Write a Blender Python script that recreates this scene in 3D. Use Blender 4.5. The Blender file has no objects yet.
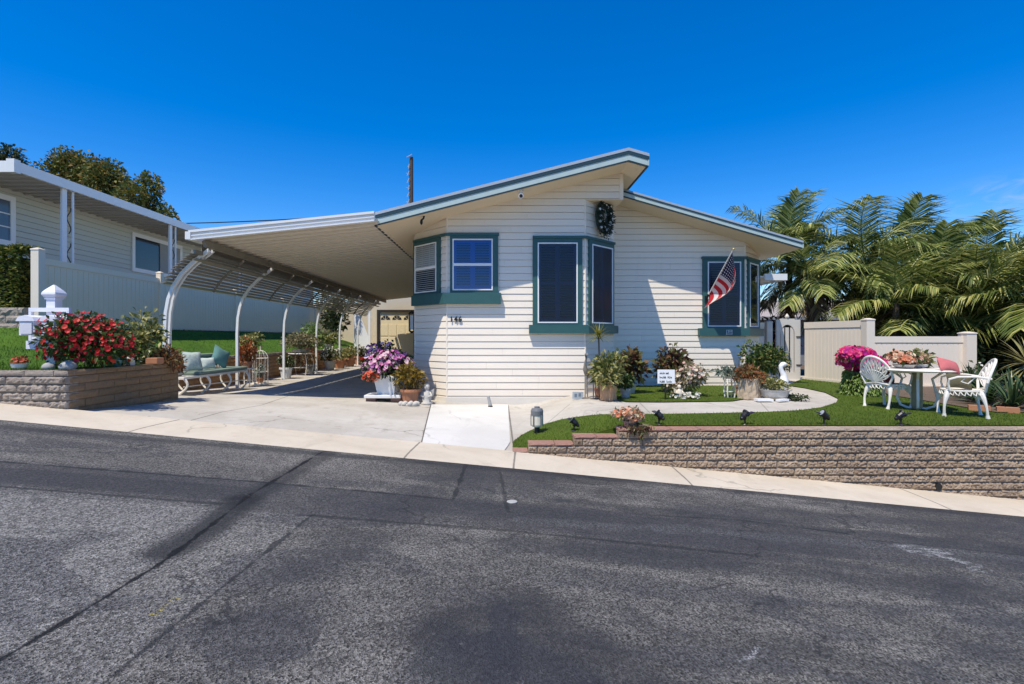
import bpy, bmesh, math, random
from mathutils import Vector, Matrix
from math import sin, cos, pi, sqrt, atan2, radians

scene = bpy.context.scene
COL = scene.collection
rng = random.Random(7)
H = 1.40                      # camera height over the house base
FP, CX, CY = 512.0, 500.0, 338.0

# ------------------------------------------------------------------ helpers
def clamp(v, a=0.0, b=1.0): return max(a, min(b, v))
def sst(a, b, x):
    t = clamp((x - a) / (b - a)); return t * t * (3 - 2 * t)
def mix(a, b, t): return a + (b - a) * t
def at(px, py, Y): return Vector(((px - CX) * Y / FP, Y, H - (py - CY) * Y / FP))

def zroad(x): return -0.15 - 0.0945 * x
def zlot(x, y):
    t = clamp((y - 7.0) / 6.0) ** 0.8
    zd = mix(-0.16 - 0.0945 * x, 0.03 - 0.014 * x, t)
    zr = 0.15 + 0.012 * clamp(y - 7, 0, 6)
    s = sst(0.25, 1.9, x)
    return mix(zd, zr, s)
def zterr(x, y):
    yy = clamp(y, 7.0, 10.5)
    x0 = mix(-6.1, -7.35, sst(8.7, 9.6, y))
    z = 0.93 + sst(x0, -9.2, x) * (0.10 + 0.09 * (yy - 7.0))
    z += sst(-8.95, -9.42, x) * sst(9.3, 10.4, y) * (1.66 - 0.93 - 0.45)
    return z
def hit(px, py, zf=zlot):
    Y = 9.0
    for _ in range(60):
        X = (px - CX) * Y / FP
        Y2 = (H - zf(X, Y)) * FP / (py - CY)
        Y = 0.5 * Y + 0.5 * Y2
    return Vector(((px - CX) * Y / FP, Y, zf((px - CX) * Y / FP, Y)))

class MB:
    """collects shapes and links them as ONE mesh object"""
    def __init__(s): s.v = []; s.f = []; s.m = []
    def add(s, vs, fs, m=0):
        b = len(s.v); s.v += [tuple(v) for v in vs]
        for f in fs: s.f.append([b + i for i in f]); s.m.append(m)
    def box(s, x0, x1, y0, y1, z0, z1, m=0):
        s.add([(x0,y0,z0),(x1,y0,z0),(x1,y1,z0),(x0,y1,z0),(x0,y0,z1),(x1,y0,z1),(x1,y1,z1),(x0,y1,z1)],
              [(0,3,2,1),(4,5,6,7),(0,1,5,4),(1,2,6,5),(2,3,7,6),(3,0,4,7)], m)
    def obox(s, c, ax, ay, az, hx, hy, hz, m=0):
        c = Vector(c); ax, ay, az = Vector(ax), Vector(ay), Vector(az)
        vs = [c + ax*hx*i + ay*hy*j + az*hz*k for k in (-1,1) for (i,j) in ((-1,-1),(1,-1),(1,1),(-1,1))]
        s.add(vs, [(0,3,2,1),(4,5,6,7),(0,1,5,4),(1,2,6,5),(2,3,7,6),(3,0,4,7)], m)
    def bar(s, a, b, w, h, m=0, up=(0,0,1)):
        a, b = Vector(a), Vector(b); d = (b - a); L = d.length; d.normalize()
        u = Vector(up)
        if abs(d.dot(u)) > 0.99: u = Vector((1,0,0))
        sd = d.cross(u).normalized(); u = sd.cross(d).normalized()
        s.obox((a + b) / 2, d, sd, u, L/2, w/2, h/2, m)
    def prism(s, poly, z0, z1, m=0):
        n = len(poly)
        vs = [(p[0], p[1], z0) for p in poly] + [(p[0], p[1], z1) for p in poly]
        s.add(vs, [tuple(range(n - 1, -1, -1)), tuple(range(n, 2*n))] + [(i, (i+1) % n, n + (i+1) % n, n + i) for i in range(n)], m)
    def prism_y(s, poly, y0, y1, m=0):       # poly in XZ
        n = len(poly)
        vs = [(p[0], y0, p[1]) for p in poly] + [(p[0], y1, p[1]) for p in poly]
        s.add(vs, [tuple(range(n - 1, -1, -1)), tuple(range(n, 2*n))] + [(i, (i+1) % n, n + (i+1) % n, n + i) for i in range(n)], m)
    def tube(s, pts, r, n=8, m=0, square=False):
        pts = [Vector(p) for p in pts]; k = len(pts)
        rs = r if isinstance(r, (list, tuple)) else [r] * k
        b = len(s.v); ref = None
        for i, p in enumerate(pts):
            d = (pts[min(i+1, k-1)] - pts[max(i-1, 0)]).normalized()
            if ref is None:
                ref = Vector((0,0,1)) if abs(d.z) < 0.9 else Vector((0,1,0))
            u = (ref - d * ref.dot(d))
            if u.length < 1e-4: u = d.orthogonal()
            u.normalize(); w = d.cross(u); ref = u
            for j in range(n):
                a = 2*pi*(j + (0.5 if square else 0)) / n
                q = 1.4142 if square and n == 4 else 1.0
                s.v.append(tuple(p + (u*cos(a) + w*sin(a)) * rs[i] * q))
        for i in range(k - 1):
            for j in range(n):
                s.f.append([b+i*n+j, b+i*n+(j+1) % n, b+(i+1)*n+(j+1) % n, b+(i+1)*n+j]); s.m.append(m)
        s.f.append([b+j for j in range(n-1, -1, -1)]); s.m.append(m)
        s.f.append([b+(k-1)*n+j for j in range(n)]); s.m.append(m)
    def lathe(s, prof, n=16, c=(0,0,0), m=0, sx=1, sy=1, ang=0):
        b = len(s.v); k = len(prof)
        for (r, z) in prof:
            for j in range(n):
                a = 2*pi*j/n + ang
                s.v.append((c[0] + r*cos(a)*sx, c[1] + r*sin(a)*sy, c[2] + z))
        for i in range(k-1):
            for j in range(n):
                s.f.append([b+i*n+j, b+i*n+(j+1) % n, b+(i+1)*n+(j+1) % n, b+(i+1)*n+j]); s.m.append(m)
        s.f.append([b+j for j in range(n-1, -1, -1)]); s.m.append(m)
        s.f.append([b+(k-1)*n+j for j in range(n)]); s.m.append(m)
    def blob(s, c, rx, ry, rz, n=10, k=7, m=0, R=None, j=0.0, rg=None):
        prof = []
        b = len(s.v)
        R = R or Matrix.Identity(3)
        for i in range(k + 1):
            th = pi * i / k
            for q in range(n):
                a = 2*pi*q/n
                f = 1 + (rg.uniform(-j, j) if rg and 0 < i < k else 0)
                p = Vector((rx*sin(th)*cos(a)*f, ry*sin(th)*sin(a)*f, rz*cos(th)*f))
                s.v.append(tuple(Vector(c) + R @ p))
        for i in range(k):
            for q in range(n):
                s.f.append([b+i*n+q, b+(i+1)*n+q, b+(i+1)*n+(q+1) % n, b+i*n+(q+1) % n]); s.m.append(m)
    def leaf(s, p, d, L, W, droop=0.25, m=0, nrm=None):
        p = Vector(p); d = Vector(d).normalized()
        u = Vector(nrm) if nrm is not None else Vector((rng.uniform(-1,1), rng.uniform(-1,1), rng.uniform(-1,1)))
        sd = d.cross(u)
        if sd.length < 1e-3: sd = d.orthogonal()
        sd.normalize()
        mid = p + d*L*0.5; tip = p + d*L + Vector((0,0,-droop*L))
        s.add([p, mid + sd*W*0.5, tip, mid - sd*W*0.5], [(0,1,2,3)], m)
    def disc(s, p, d, r, n=6, cup=0.35, m=0):
        p = Vector(p); d = Vector(d).normalized(); u = d.orthogonal().normalized(); w = d.cross(u)
        a0 = rng.uniform(0, 6)
        vs = [p - d*r*cup] + [p + (u*cos(a0 + 2*pi*i/n) + w*sin(a0 + 2*pi*i/n)) * r * rng.uniform(0.82, 1.1) for i in range(n)]
        s.add(vs, [(0, 1 + i, 1 + (i+1) % n) for i in range(n)], m)
    def build(s, name, mats, parent=None, smooth=False, world=True, xf=None, recalc=True, bevel=0):
        me = bpy.data.meshes.new(name)
        off = Vector((0,0,0))
        if parent is not None and world:
            q = parent
            while q is not None: off += q.location; q = q.parent
        if xf is not None: vs = [tuple(xf(Vector(v)) - off) for v in s.v]
        elif off.length: vs = [(v[0]-off.x, v[1]-off.y, v[2]-off.z) for v in s.v]
        else: vs = s.v
        me.from_pydata(vs, [], s.f)
        if not isinstance(mats, (list, tuple)): mats = [mats]
        for mt in mats: me.materials.append(mt)
        me.polygons.foreach_set('material_index', s.m)
        if recalc:
            bm = bmesh.new(); bm.from_mesh(me); bmesh.ops.recalc_face_normals(bm, faces=bm.faces); bm.to_mesh(me); bm.free()
        if smooth: me.polygons.foreach_set('use_smooth', [True]*len(me.polygons))
        me.update()
        o = bpy.data.objects.new(name, me); COL.objects.link(o)
        if parent is not None: o.parent = parent
        if bevel:
            b = o.modifiers.new('b', 'BEVEL'); b.width = bevel; b.segments = 2; b.limit_method = 'ANGLE'
        return o

def tag(o, label=None, cat=None, group=None, kind=None):
    if label: o['label'] = label
    if cat: o['category'] = cat
    if group: o['group'] = group
    if kind: o['kind'] = kind
    return o
def thing(name, label, cat, loc=(0,0,0), rz=0, group=None):
    o = bpy.data.objects.new(name, None); COL.objects.link(o)
    o.location = loc; o.rotation_euler = (0,0,rz); o.empty_display_size = 0.2
    return tag(o, label, cat, group)
def kids(o): return [c for c in bpy.data.objects if c.parent is o]
def copy_tree(o, parent=None):
    c = o.copy(); COL.objects.link(c)
    if parent is not None: c.parent = parent
    for ch in kids(o): copy_tree(ch, c)
    return c

# ------------------------------------------------------------------ materials
class NT:
    def __init__(s, nt): s.nt = nt; s.n = nt.nodes; s.l = nt.links
    def node(s, t, **kw):
        n = s.n.new(t)
        for k, v in kw.items(): setattr(n, k, v)
        return n
    def put(s, sock, v):
        if v is None: return
        if hasattr(v, 'is_output'): s.l.new(v, sock)
        else:
            try: sock.default_value = v
            except Exception: sock.default_value = tuple(v)[:3] if len(tuple(v)) == 4 else tuple(v) + (1,)
    def math(s, op, a, b=None, c=None, cl=False):
        n = s.node('ShaderNodeMath', operation=op, use_clamp=cl)
        s.put(n.inputs[0], a); s.put(n.inputs[1], b)
        if c is not None: s.put(n.inputs[2], c)
        return n.outputs[0]
    def mixc(s, f, a, b, mode='MIX'):
        n = s.node('ShaderNodeMix', data_type='RGBA', blend_type=mode, clamp_factor=True)
        s.put(n.inputs[0], f)
        for k, v in ((6, a), (7, b)):
            if hasattr(v, 'is_output'): s.l.new(v, n.inputs[k])
            else: n.inputs[k].default_value = (v[0], v[1], v[2], 1)
        return n.outputs[2]
    def noise(s, vec, scale, detail=4, rough=0.55, dist=0):
        n = s.node('ShaderNodeTexNoise'); s.put(n.inputs['Vector'], vec)
        n.inputs['Scale'].default_value = scale; n.inputs['Detail'].default_value = detail
        n.inputs['Roughness'].default_value = rough; n.inputs['Distortion'].default_value = dist
        return n.outputs['Fac']
    def voro(s, vec, scale, feat='F1'):
        n = s.node('ShaderNodeTexVoronoi', feature=feat); s.put(n.inputs['Vector'], vec); n.inputs['Scale'].default_value = scale
        return n
    def ramp(s, f, stops, interp='LINEAR'):
        n = s.node('ShaderNodeValToRGB'); s.put(n.inputs[0], f); cr = n.color_ramp; cr.interpolation = interp
        while len(cr.elements) < len(stops): cr.elements.new(0.5)
        for e, (p, c) in zip(cr.elements, stops):
            e.position = p; e.color = (c[0], c[1], c[2], 1) if hasattr(c, '__len__') else (c, c, c, 1)
        return n.outputs[0]
    def mapr(s, v, a, b, c=0.0, d=1.0, smooth=True):
        n = s.node('ShaderNodeMapRange', interpolation_type='SMOOTHSTEP' if smooth else 'LINEAR')
        s.put(n.inputs[0], v)
        for i, x in enumerate((a, b, c, d)): n.inputs[1+i].default_value = x
        return n.outputs[0]
    def pos(s): return s.node('ShaderNodeNewGeometry').outputs['Position']
    def objc(s): return s.node('ShaderNodeTexCoord').outputs['Object']
    def scale(s, vec, sc):
        n = s.node('ShaderNodeMapping'); s.put(n.inputs[0], vec); n.inputs['Scale'].default_value = sc
        return n.outputs[0]
    def bump(s, h, st=0.3, dist=0.02):
        n = s.node('ShaderNodeBump'); n.inputs['Strength'].default_value = st; n.inputs['Distance'].default_value = dist
        s.put(n.inputs['Height'], h); return n.outputs[0]
MATS = {}
def newmat(name):
    m = bpy.data.materials.new(name); m.use_nodes = True; MATS[name] = m
    t = NT(m.node_tree); b = m.node_tree.nodes['Principled BSDF']
    return m, t, b
def flat(name, col, rough=0.6, var=0.12, scale=6.0, bump=0.0, metal=0.0, spec=0.4, bscale=60):
    """painted / plain surface with slight uneven wear"""
    if name in MATS: return MATS[name]
    m, t, b = newmat(name)
    p = t.pos()
    n = t.noise(p, scale, 5, 0.6)
    c = t.mixc(n, [x*(1-var) for x in col], [min(1, x*(1+var)) for x in col])
    t.put(b.inputs['Base Color'], c)
    b.inputs['Roughness'].default_value = rough; b.inputs['Metallic'].default_value = metal
    b.inputs['Specular IOR Level'].default_value = spec
    if bump: t.put(b.inputs['Normal'], t.bump(t.noise(p, bscale, 4), bump, 0.01))
    return m
def leafm(name, cols, rough=0.5, trans=0.25, const=False):
    if name in MATS: return MATS[name]
    m, t, b = newmat(name)
    r = t.node('ShaderNodeNewGeometry').outputs['Random Per Island']
    k = len(cols)
    st = [((i + (0 if const else 0.5)) / k, c) for i, c in enumerate(cols)]
    c = t.ramp(r, st, 'CONSTANT' if const else 'LINEAR')
    t.put(b.inputs['Base Color'], c); b.inputs['Roughness'].default_value = rough
    b.inputs['Specular IOR Level'].default_value = 0.3
    tr = t.node('ShaderNodeBsdfTranslucent'); t.put(tr.inputs[0], c)
    mx = t.node('ShaderNodeMixShader'); mx.inputs[0].default_value = trans
    t.l.new(b.outputs[0], mx.inputs[1]); t.l.new(tr.outputs[0], mx.inputs[2])
    t.l.new(mx.outputs[0], t.n['Material Output'].inputs[0])
    return m
def line_mask(t, px, py, pts, width, soft, wob):
    """mask of a polyline lying on the ground: wob is a noise output that makes it ragged"""
    res = None
    for (a, b) in zip(pts[:-1], pts[1:]):
        dx, dy = b[0]-a[0], b[1]-a[1]; L = sqrt(dx*dx+dy*dy); dx /= L; dy /= L
        rx = t.math('SUBTRACT', px, a[0]); ry = t.math('SUBTRACT', py, a[1])
        al = t.math('ADD', t.math('MULTIPLY', rx, dx), t.math('MULTIPLY', ry, dy))
        ac = t.math('MINIMUM', t.math('MAXIMUM', al, 0.0), L)
        ex = t.math('SUBTRACT', rx, t.math('MULTIPLY', ac, dx)); ey = t.math('SUBTRACT', ry, t.math('MULTIPLY', ac, dy))
        d = t.math('SQRT', t.math('ADD', t.math('MULTIPLY', ex, ex), t.math('MULTIPLY', ey, ey)))
        res = d if res is None else t.math('MINIMUM', res, d)
    if wob is not None: res = t.math('ADD', res, wob)
    return t.mapr(res, width + soft, width, 0, 1)

def road_hit(px, py):
    Y = 4.0
    for _ in range(60):
        X = (px - CX) * Y / FP
        Y = 0.5*Y + 0.5*(H - zroad(X)) * FP / (py - CY)
    return ((px - CX) * Y / FP, Y)

def asphalt():
    m, t, b = newmat('asphalt')
    p = t.pos(); sx = t.node('ShaderNodeSeparateXYZ'); t.l.new(p, sx.inputs[0]); X, Y = sx.outputs[0], sx.outputs[1]
    big = t.noise(t.scale(p, (0.35, 0.9, 1)), 1.0, 5, 0.6, 0.4)
    med = t.noise(t.scale(p, (1, 1.6, 1)), 3.0, 5, 0.65)
    fine = t.noise(p, 80, 4, 0.75); v = t.voro(p, 100)
    base = t.mixc(t.mapr(big, 0.35, 0.68), (0.076, 0.073, 0.070), (0.200, 0.188, 0.168))
    base = t.mixc(t.math('MULTIPLY', t.mapr(med, 0.45, 0.75), 0.6), base, (0.036, 0.036, 0.041))
    # left side of the lane is more worn and paler
    base = t.mixc(t.math('MULTIPLY', t.mapr(X, 0.6, -2.5), 0.45), base, (0.19, 0.178, 0.16))
    wob = t.math('MULTIPLY', t.math('SUBTRACT', t.noise(p, 5, 5, 0.7), 0.5), 0.10)
    wob2 = t.math('MULTIPLY', t.math('SUBTRACT', t.noise(p, 2.2, 4, 0.6), 0.5), 0.35)
    R = road_hit
    def dark(base, pts, w, s, k, col=(0.016, 0.017, 0.021), wb=wob):
        return t.mixc(t.math('MULTIPLY', line_mask(t, X, Y, [R(*q) for q in pts], w, s, wb), k), base, col)
    def side(a, b):
        (x0, y0), (x1, y1) = R(*a), R(*b); L = sqrt((x1-x0)**2 + (y1-y0)**2); nx, ny = -(y1-y0)/L, (x1-x0)/L
        s_ = t.math('ADD', t.math('MULTIPLY', t.math('SUBTRACT', X, x0), nx), t.math('MULTIPLY', t.math('SUBTRACT', Y, y0), ny))
        return t.mapr(t.math('ADD', s_, wob), -0.015, 0.015)      # 1 on the far side of a->b
    far = lambda a, b: side(a, b); near = lambda a, b: t.math('SUBTRACT', 1.0, side(a, b))
    # older, paler surface between the patched trenches; darker overlay strip along the kerb
    base = t.mixc(t.math('MULTIPLY', t.math('MULTIPLY', near((0,485),(220,504)), far((0,660),(250,495))), 0.34), base, (0.23,0.222,0.21))
    base = t.mixc(t.math('MULTIPLY', t.math('MULTIPLY', near((300,515),(760,556)), near((312,515),(102,684))), 0.26), base, (0.22,0.214,0.205))
    base = t.mixc(t.math('MULTIPLY', t.math('MULTIPLY', far((0,485),(220,504)), near((0,461),(260,482))), 0.45), base, (0.045,0.045,0.05))
    base = t.mixc(t.math('MULTIPLY', t.math('MULTIPLY', far((300,515),(512,531)), near((260,482),(453,500))), 0.35), base, (0.05,0.05,0.055))
    blot = t.math('MULTIPLY', t.mapr(t.noise(t.scale(p, (0.55, 1.1, 1)), 1.15, 7, 0.62, 1.0), 0.525, 0.575), 0.48)
    base = t.mixc(blot, base, (0.058,0.058,0.064))
    blot2 = t.math('MULTIPLY', t.mapr(t.noise(t.scale(p, (0.22, 1.5, 1)), 1.3, 6, 0.6, 0.5), 0.53, 0.60), t.mapr(X, -0.5, 1.2))
    base = t.mixc(t.math('MULTIPLY', blot2, 0.5), base, (0.056,0.056,0.062))
    # reinstated trench: darker, smoother bands
    base = dark(base, [(0,474),(230,493)], 0.16, 0.05, 0.55, (0.038,0.039,0.045), wob)
    base = dark(base, [(465,468),(300,580),(200,690)], 0.10, 0.3, 0.35, (0.03,0.031,0.038), wob2)
    base = dark(base, [(560,500),(760,522),(1024,552)], 0.05, 0.10, 0.5, (0.03,0.032,0.038), wob2)
    base = dark(base, [(520,545),(800,575),(1024,600)], 0.08, 0.2, 0.45, (0.026,0.028,0.035), wob2)
    base = dark(base, [(470,640),(520,620),(620,690)], 0.2, 0.25, 0.6, (0.024,0.025,0.031), wob2)
    base = dark(base, [(165,552),(205,530),(245,500)], 0.06, 0.16, 0.8)
    base = dark(base, [(250,497),(330,452)], 0.05, 0.14, 0.55)
    base = dark(base, [(505,612),(502,650),(500,700)], 0.06, 0.05, 0.7, (0.036,0.038,0.046), wob)
    base = dark(base, [(430,672),(500,655),(575,676)], 0.10, 0.16, 0.65, (0.038,0.040,0.048), wob2)
    base = dark(base, [(484,466),(478,486),(470,503)], 0.17, 0.04, 0.4, (0.045,0.046,0.052), wob)
    base = dark(base, [(330,500),(470,508),(700,528)], 0.14, 0.08, 0.4, (0.045,0.046,0.052), wob)
    # net of hairline cracks in the older surface
    dv_ = t.node('ShaderNodeVectorMath', operation='ADD'); t.l.new(p, dv_.inputs[0])
    nz = t.node('ShaderNodeTexNoise'); t.l.new(p, nz.inputs['Vector']); nz.inputs['Scale'].default_value = 2.6; nz.inputs['Detail'].default_value = 5
    sc_ = t.node('ShaderNodeVectorMath', operation='SCALE'); t.l.new(nz.outputs['Color'], sc_.inputs[0]); sc_.inputs['Scale'].default_value = 0.55; t.l.new(sc_.outputs[0], dv_.inputs[1])
    ve = t.voro(dv_.outputs[0], 0.75, 'DISTANCE_TO_EDGE')
    hair = t.math('MULTIPLY', t.mapr(ve.outputs['Distance'], 0.011, 0.002), t.mapr(t.noise(p, 0.9, 3), 0.50, 0.58))
    base = t.mixc(t.math('MULTIPLY', hair, 0.65), base, (0.022,0.022,0.025))
    # cracks and seams
    base = dark(base, [(-60,690),(0,660),(85,610),(170,557),(205,530),(250,495),(322,452)], 0.006, 0.016, 0.95, (0.008,0.008,0.01))
    base = dark(base, [(95,690),(175,625),(235,577),(312,515)], 0.004, 0.018, 0.75)
    base = dark(base, [(-20,460),(260,482),(395,494),(453,500),(466,464)], 0.008, 0.022, 0.75)
    base = dark(base, [(-20,485),(220,504)], 0.006, 0.02, 0.7)
    base = dark(base, [(300,515),(512,531),(760,556)], 0.008, 0.03, 0.6)
    base = dark(base, [(500,472),(508,512)], 0.008, 0.02, 0.6)
    base = dark(base, [(630,514),(740,520),(850,534)], 0.004, 0.014, 0.6)
    base = dark(base, [(870,540),(1030,556)], 0.004, 0.014, 0.5)
    base = dark(base, [(-20,425),(512,470),(1040,520)], 0.03, 0.12, 0.55, (0.022,0.023,0.028), wob)
    # pale traffic-worn streaks and scuffed paint
    pale = t.math('MULTIPLY', line_mask(t, X, Y, [R(520,520), R(720,532), R(1030,560)], 0.02, 0.1, wob2), 0.35)
    base = t.mixc(pale, base, (0.13,0.13,0.13))
    paint = t.math('MULTIPLY', line_mask(t, X, Y, [R(915,550), R(945,555), R(975,566)], 0.09, 0.06, wob2), t.mapr(t.noise(t.scale(p, (0.5, 1.6, 1)), 13, 5, 0.75), 0.47, 0.58))
    base = t.mixc(t.math('MULTIPLY', paint, 0.55), base, (0.42,0.42,0.41))
    p2 = t.math('MULTIPLY', line_mask(t, X, Y, [R(735,662), R(752,657), R(758,646)], 0.003, 0.012, wob), t.mapr(fine, 0.4, 0.5))
    base = t.mixc(t.math('MULTIPLY', p2, 0.4), base, (0.4,0.4,0.4))
    yl = t.math('MULTIPLY', line_mask(t, X, Y, [R(148,618), R(154,614), R(176,598)], 0.008, 0.02, wob), t.mapr(t.noise(p, 40, 3, 0.7), 0.5, 0.62))
    base = t.mixc(t.math('MULTIPLY', yl, 0.8), base, (0.35,0.28,0.04))
    # aggregate
    sp = t.mapr(v.outputs['Distance'], 0.05, 0.6)
    lum = t.node('ShaderNodeRGBToBW'); t.l.new(base, lum.inputs[0])
    worn = t.mapr(lum.outputs[0], 0.035, 0.11, 0.35, 1.0)                 # stones show where the binder has worn off
    cell = t.math('ADD', t.math('MULTIPLY', t.mapr(v.outputs['Color'], 0.05, 0.95, 0, 1, False), 0.7), t.math('MULTIPLY', t.mapr(fine, 0.3, 0.7), 0.3))
    fac = t.math('ADD', 1.0, t.math('MULTIPLY', worn, t.math('SUBTRACT', t.math('MULTIPLY', t.math('POWER', cell, 1.6), 2.5), 0.88)))
    vm = t.node('ShaderNodeVectorMath', operation='SCALE'); t.l.new(base, vm.inputs[0]); t.l.new(fac, vm.inputs['Scale'])
    agg = vm.outputs[0]
    v2 = t.voro(p, 62); agg = t.mixc(t.math('MULTIPLY', t.mapr(v2.outputs['Color'], 0.80, 1.0), 0.16), agg, (0.33,0.32,0.30))
    g2 = t.noise(p, 30, 4, 0.8); agg = t.mixc(t.math('MULTIPLY', t.mapr(g2, 0.50, 0.34), 0.35), agg, (0.025,0.025,0.028))
    t.put(b.inputs['Base Color'], agg)
    b.inputs['Roughness'].default_value = 0.85; b.inputs['Specular IOR Level'].default_value = 0.25
    t.put(b.inputs['Normal'], t.bump(t.math('ADD', fine, t.math('MULTIPLY', sp, 0.6)), 0.8, 0.015))
    return m
def concrete(name, c0, c1, joints=(), stain=0.35, stainc=(0.25,0.2,0.14)):
    m, t, b = newmat(name)
    p = t.pos(); sx = t.node('ShaderNodeSeparateXYZ'); t.l.new(p, sx.inputs[0]); X, Y = sx.outputs[0], sx.outputs[1]
    big = t.noise(t.scale(p, (0.8, 0.8, 1)), 0.9, 6, 0.62, 0.6); fine = t.noise(p, 60, 4, 0.7); med = t.noise(p, 6, 5, 0.7)
    c = t.mixc(t.mapr(big, 0.3, 0.7), c0, c1)
    c = t.mixc(t.math('MULTIPLY', t.mapr(med, 0.5, 0.8), stain), c, stainc)
    c = t.mixc(t.math('MULTIPLY', t.mapr(fine, 0.55, 0.8), 0.25), c, [x*0.55 for x in c0])
    wob = t.math('MULTIPLY', t.math('SUBTRACT', t.noise(p, 8, 3), 0.5), 0.012)
    stn = t.math('MULTIPLY', t.mapr(t.noise(t.scale(p, (1.2, 0.5, 1)), 2.2, 6, 0.68, 0.8), 0.56, 0.72), stain)
    c = t.mixc(stn, c, [x*0.62 for x in c0])
    nz = t.node('ShaderNodeTexNoise'); t.l.new(p, nz.inputs['Vector']); nz.inputs['Scale'].default_value = 2.0; nz.inputs['Detail'].default_value = 5
    sc_ = t.node('ShaderNodeVectorMath', operation='SCALE'); t.l.new(nz.outputs['Color'], sc_.inputs[0]); sc_.inputs['Scale'].default_value = 0.6
    dv_ = t.node('ShaderNodeVectorMath', operation='ADD'); t.l.new(p, dv_.inputs[0]); t.l.new(sc_.outputs[0], dv_.inputs[1])
    hair = t.math('MULTIPLY', t.mapr(t.voro(dv_.outputs[0], 0.45, 'DISTANCE_TO_EDGE').outputs['Distance'], 0.008, 0.002), t.mapr(t.noise(p, 0.5, 3), 0.50, 0.56))
    c = t.mixc(t.math('MULTIPLY', hair, 0.55*min(1, stain*2.2)), c, (0.10,0.09,0.075))
    for pts, w, k in joints:
        c = t.mixc(t.math('MULTIPLY', line_mask(t, X, Y, pts, w, 0.012, wob), k), c, (0.06,0.055,0.05))
    t.put(b.inputs['Base Color'], c); b.inputs['Roughness'].default_value = 0.85; b.inputs['Specular IOR Level'].default_value = 0.25
    t.put(b.inputs['Normal'], t.bump(fine, 0.25, 0.006))
    return m
def turf(name, c0, c1, c2):
    m, t, b = newmat(name)
    p = t.pos()
    a = t.noise(p, 1.5, 4); f = t.noise(p, 90, 3, 0.7)
    c = t.mixc(t.mapr(a, 0.3, 0.7), c0, c1); c = t.mixc(t.mapr(f, 0.45, 0.75), c, c2)
    t.put(b.inputs['Base Color'], c); b.inputs['Roughness'].default_value = 0.75; b.inputs['Specular IOR Level'].default_value = 0.2
    t.put(b.inputs['Normal'], t.bump(f, 0.8, 0.02)); return m
def blockstone(name, c0, c1, red=False):
    m, t, b = newmat(name)
    p = t.pos(); r = t.node('ShaderNodeNewGeometry').outputs['Random Per Island']
    n1 = t.noise(p, 20, 6, 0.75); n2 = t.noise(p, 80, 4, 0.75); n3 = t.noise(p, 0.8, 3)
    c = t.mixc(r, c0, c1)
    c = t.mixc(t.math('MULTIPLY', t.mapr(n1, 0.42, 0.75), 0.65), c, [x*0.45 for x in c0])
    c = t.mixc(t.math('MULTIPLY', t.mapr(n2, 0.5, 0.8), 0.5), c, (0.56,0.46,0.37))
    c = t.mixc(t.math('MULTIPLY', t.mapr(n3, 0.45, 0.7), 0.4), c, (0.30,0.24,0.20))
    if red:
        sx = t.node('ShaderNodeSeparateXYZ'); t.l.new(p, sx.inputs[0])
        k = t.mapr(t.math('ADD', sx.outputs[0], t.math('MULTIPLY', n3, 1.2)), 5.6, 3.0)
        c = t.mixc(t.math('MULTIPLY', k, 0.75), c, (0.47,0.22,0.17))
    t.put(b.inputs['Base Color'], c); b.inputs['Roughness'].default_value = 0.92; b.inputs['Specular IOR Level'].default_value = 0.15
    t.put(b.inputs['Normal'], t.bump(t.math('ADD', n1, t.math('MULTIPLY', n2, 0.6)), 1.0, 0.03)); return m
def glass(name, tint, refl=0.12, rough=0.03):
    m, t, b = newmat(name)
    tr = t.node('ShaderNodeBsdfTransparent'); tr.inputs[0].default_value = (*tint, 1)
    gl = t.node('ShaderNodeBsdfGlossy'); gl.inputs['Roughness'].default_value = rough; gl.inputs[0].default_value = (0.75,0.85,1,1)
    fr = t.node('ShaderNodeFresnel'); fr.inputs[0].default_value = 1.5
    f = t.math('ADD', fr.outputs[0], refl, cl=True)
    mx = t.node('ShaderNodeMixShader'); t.put(mx.inputs[0], f)
    t.l.new(tr.outputs[0], mx.inputs[1]); t.l.new(gl.outputs[0], mx.inputs[2]); t.l.new(mx.outputs[0], t.n['Material Output'].inputs[0])
    return m

def sidingm(name, col):
    m, t, b = newmat(name)
    p = t.pos()
    n = t.noise(t.scale(p, (0.6, 0.6, 3)), 2.0, 5, 0.6); g = t.noise(t.scale(p, (3, 3, 60)), 1.5, 4, 0.6)
    c = t.mixc(n, [x*0.93 for x in col], [min(1, x*1.05) for x in col])
    rb = t.node('ShaderNodeNewGeometry').outputs['Random Per Island']; c = t.mixc(t.math('MULTIPLY', rb, 0.3), c, [x*0.92 for x in col])
    st_ = t.mapr(t.noise(t.scale(p, (5, 5, 0.5)), 1.6, 5, 0.65), 0.55, 0.8); c = t.mixc(t.math('MULTIPLY', st_, 0.22), c, (0.58,0.52,0.44))
    sx = t.node('ShaderNodeSeparateXYZ'); t.l.new(p, sx.inputs[0])
    dirt = t.math('MULTIPLY', t.mapr(t.math('ADD', sx.outputs[2], t.math('MULTIPLY', t.noise(p, 2.5, 4), 0.5)), 0.75, 0.1), 0.42)
    c = t.mixc(dirt, c, (0.55,0.48,0.38))
    t.put(b.inputs['Base Color'], c); b.inputs['Roughness'].default_value = 0.55; b.inputs['Specular IOR Level'].default_value = 0.3
    t.put(b.inputs['Normal'], t.bump(g, 0.12, 0.004)); return m

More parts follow.
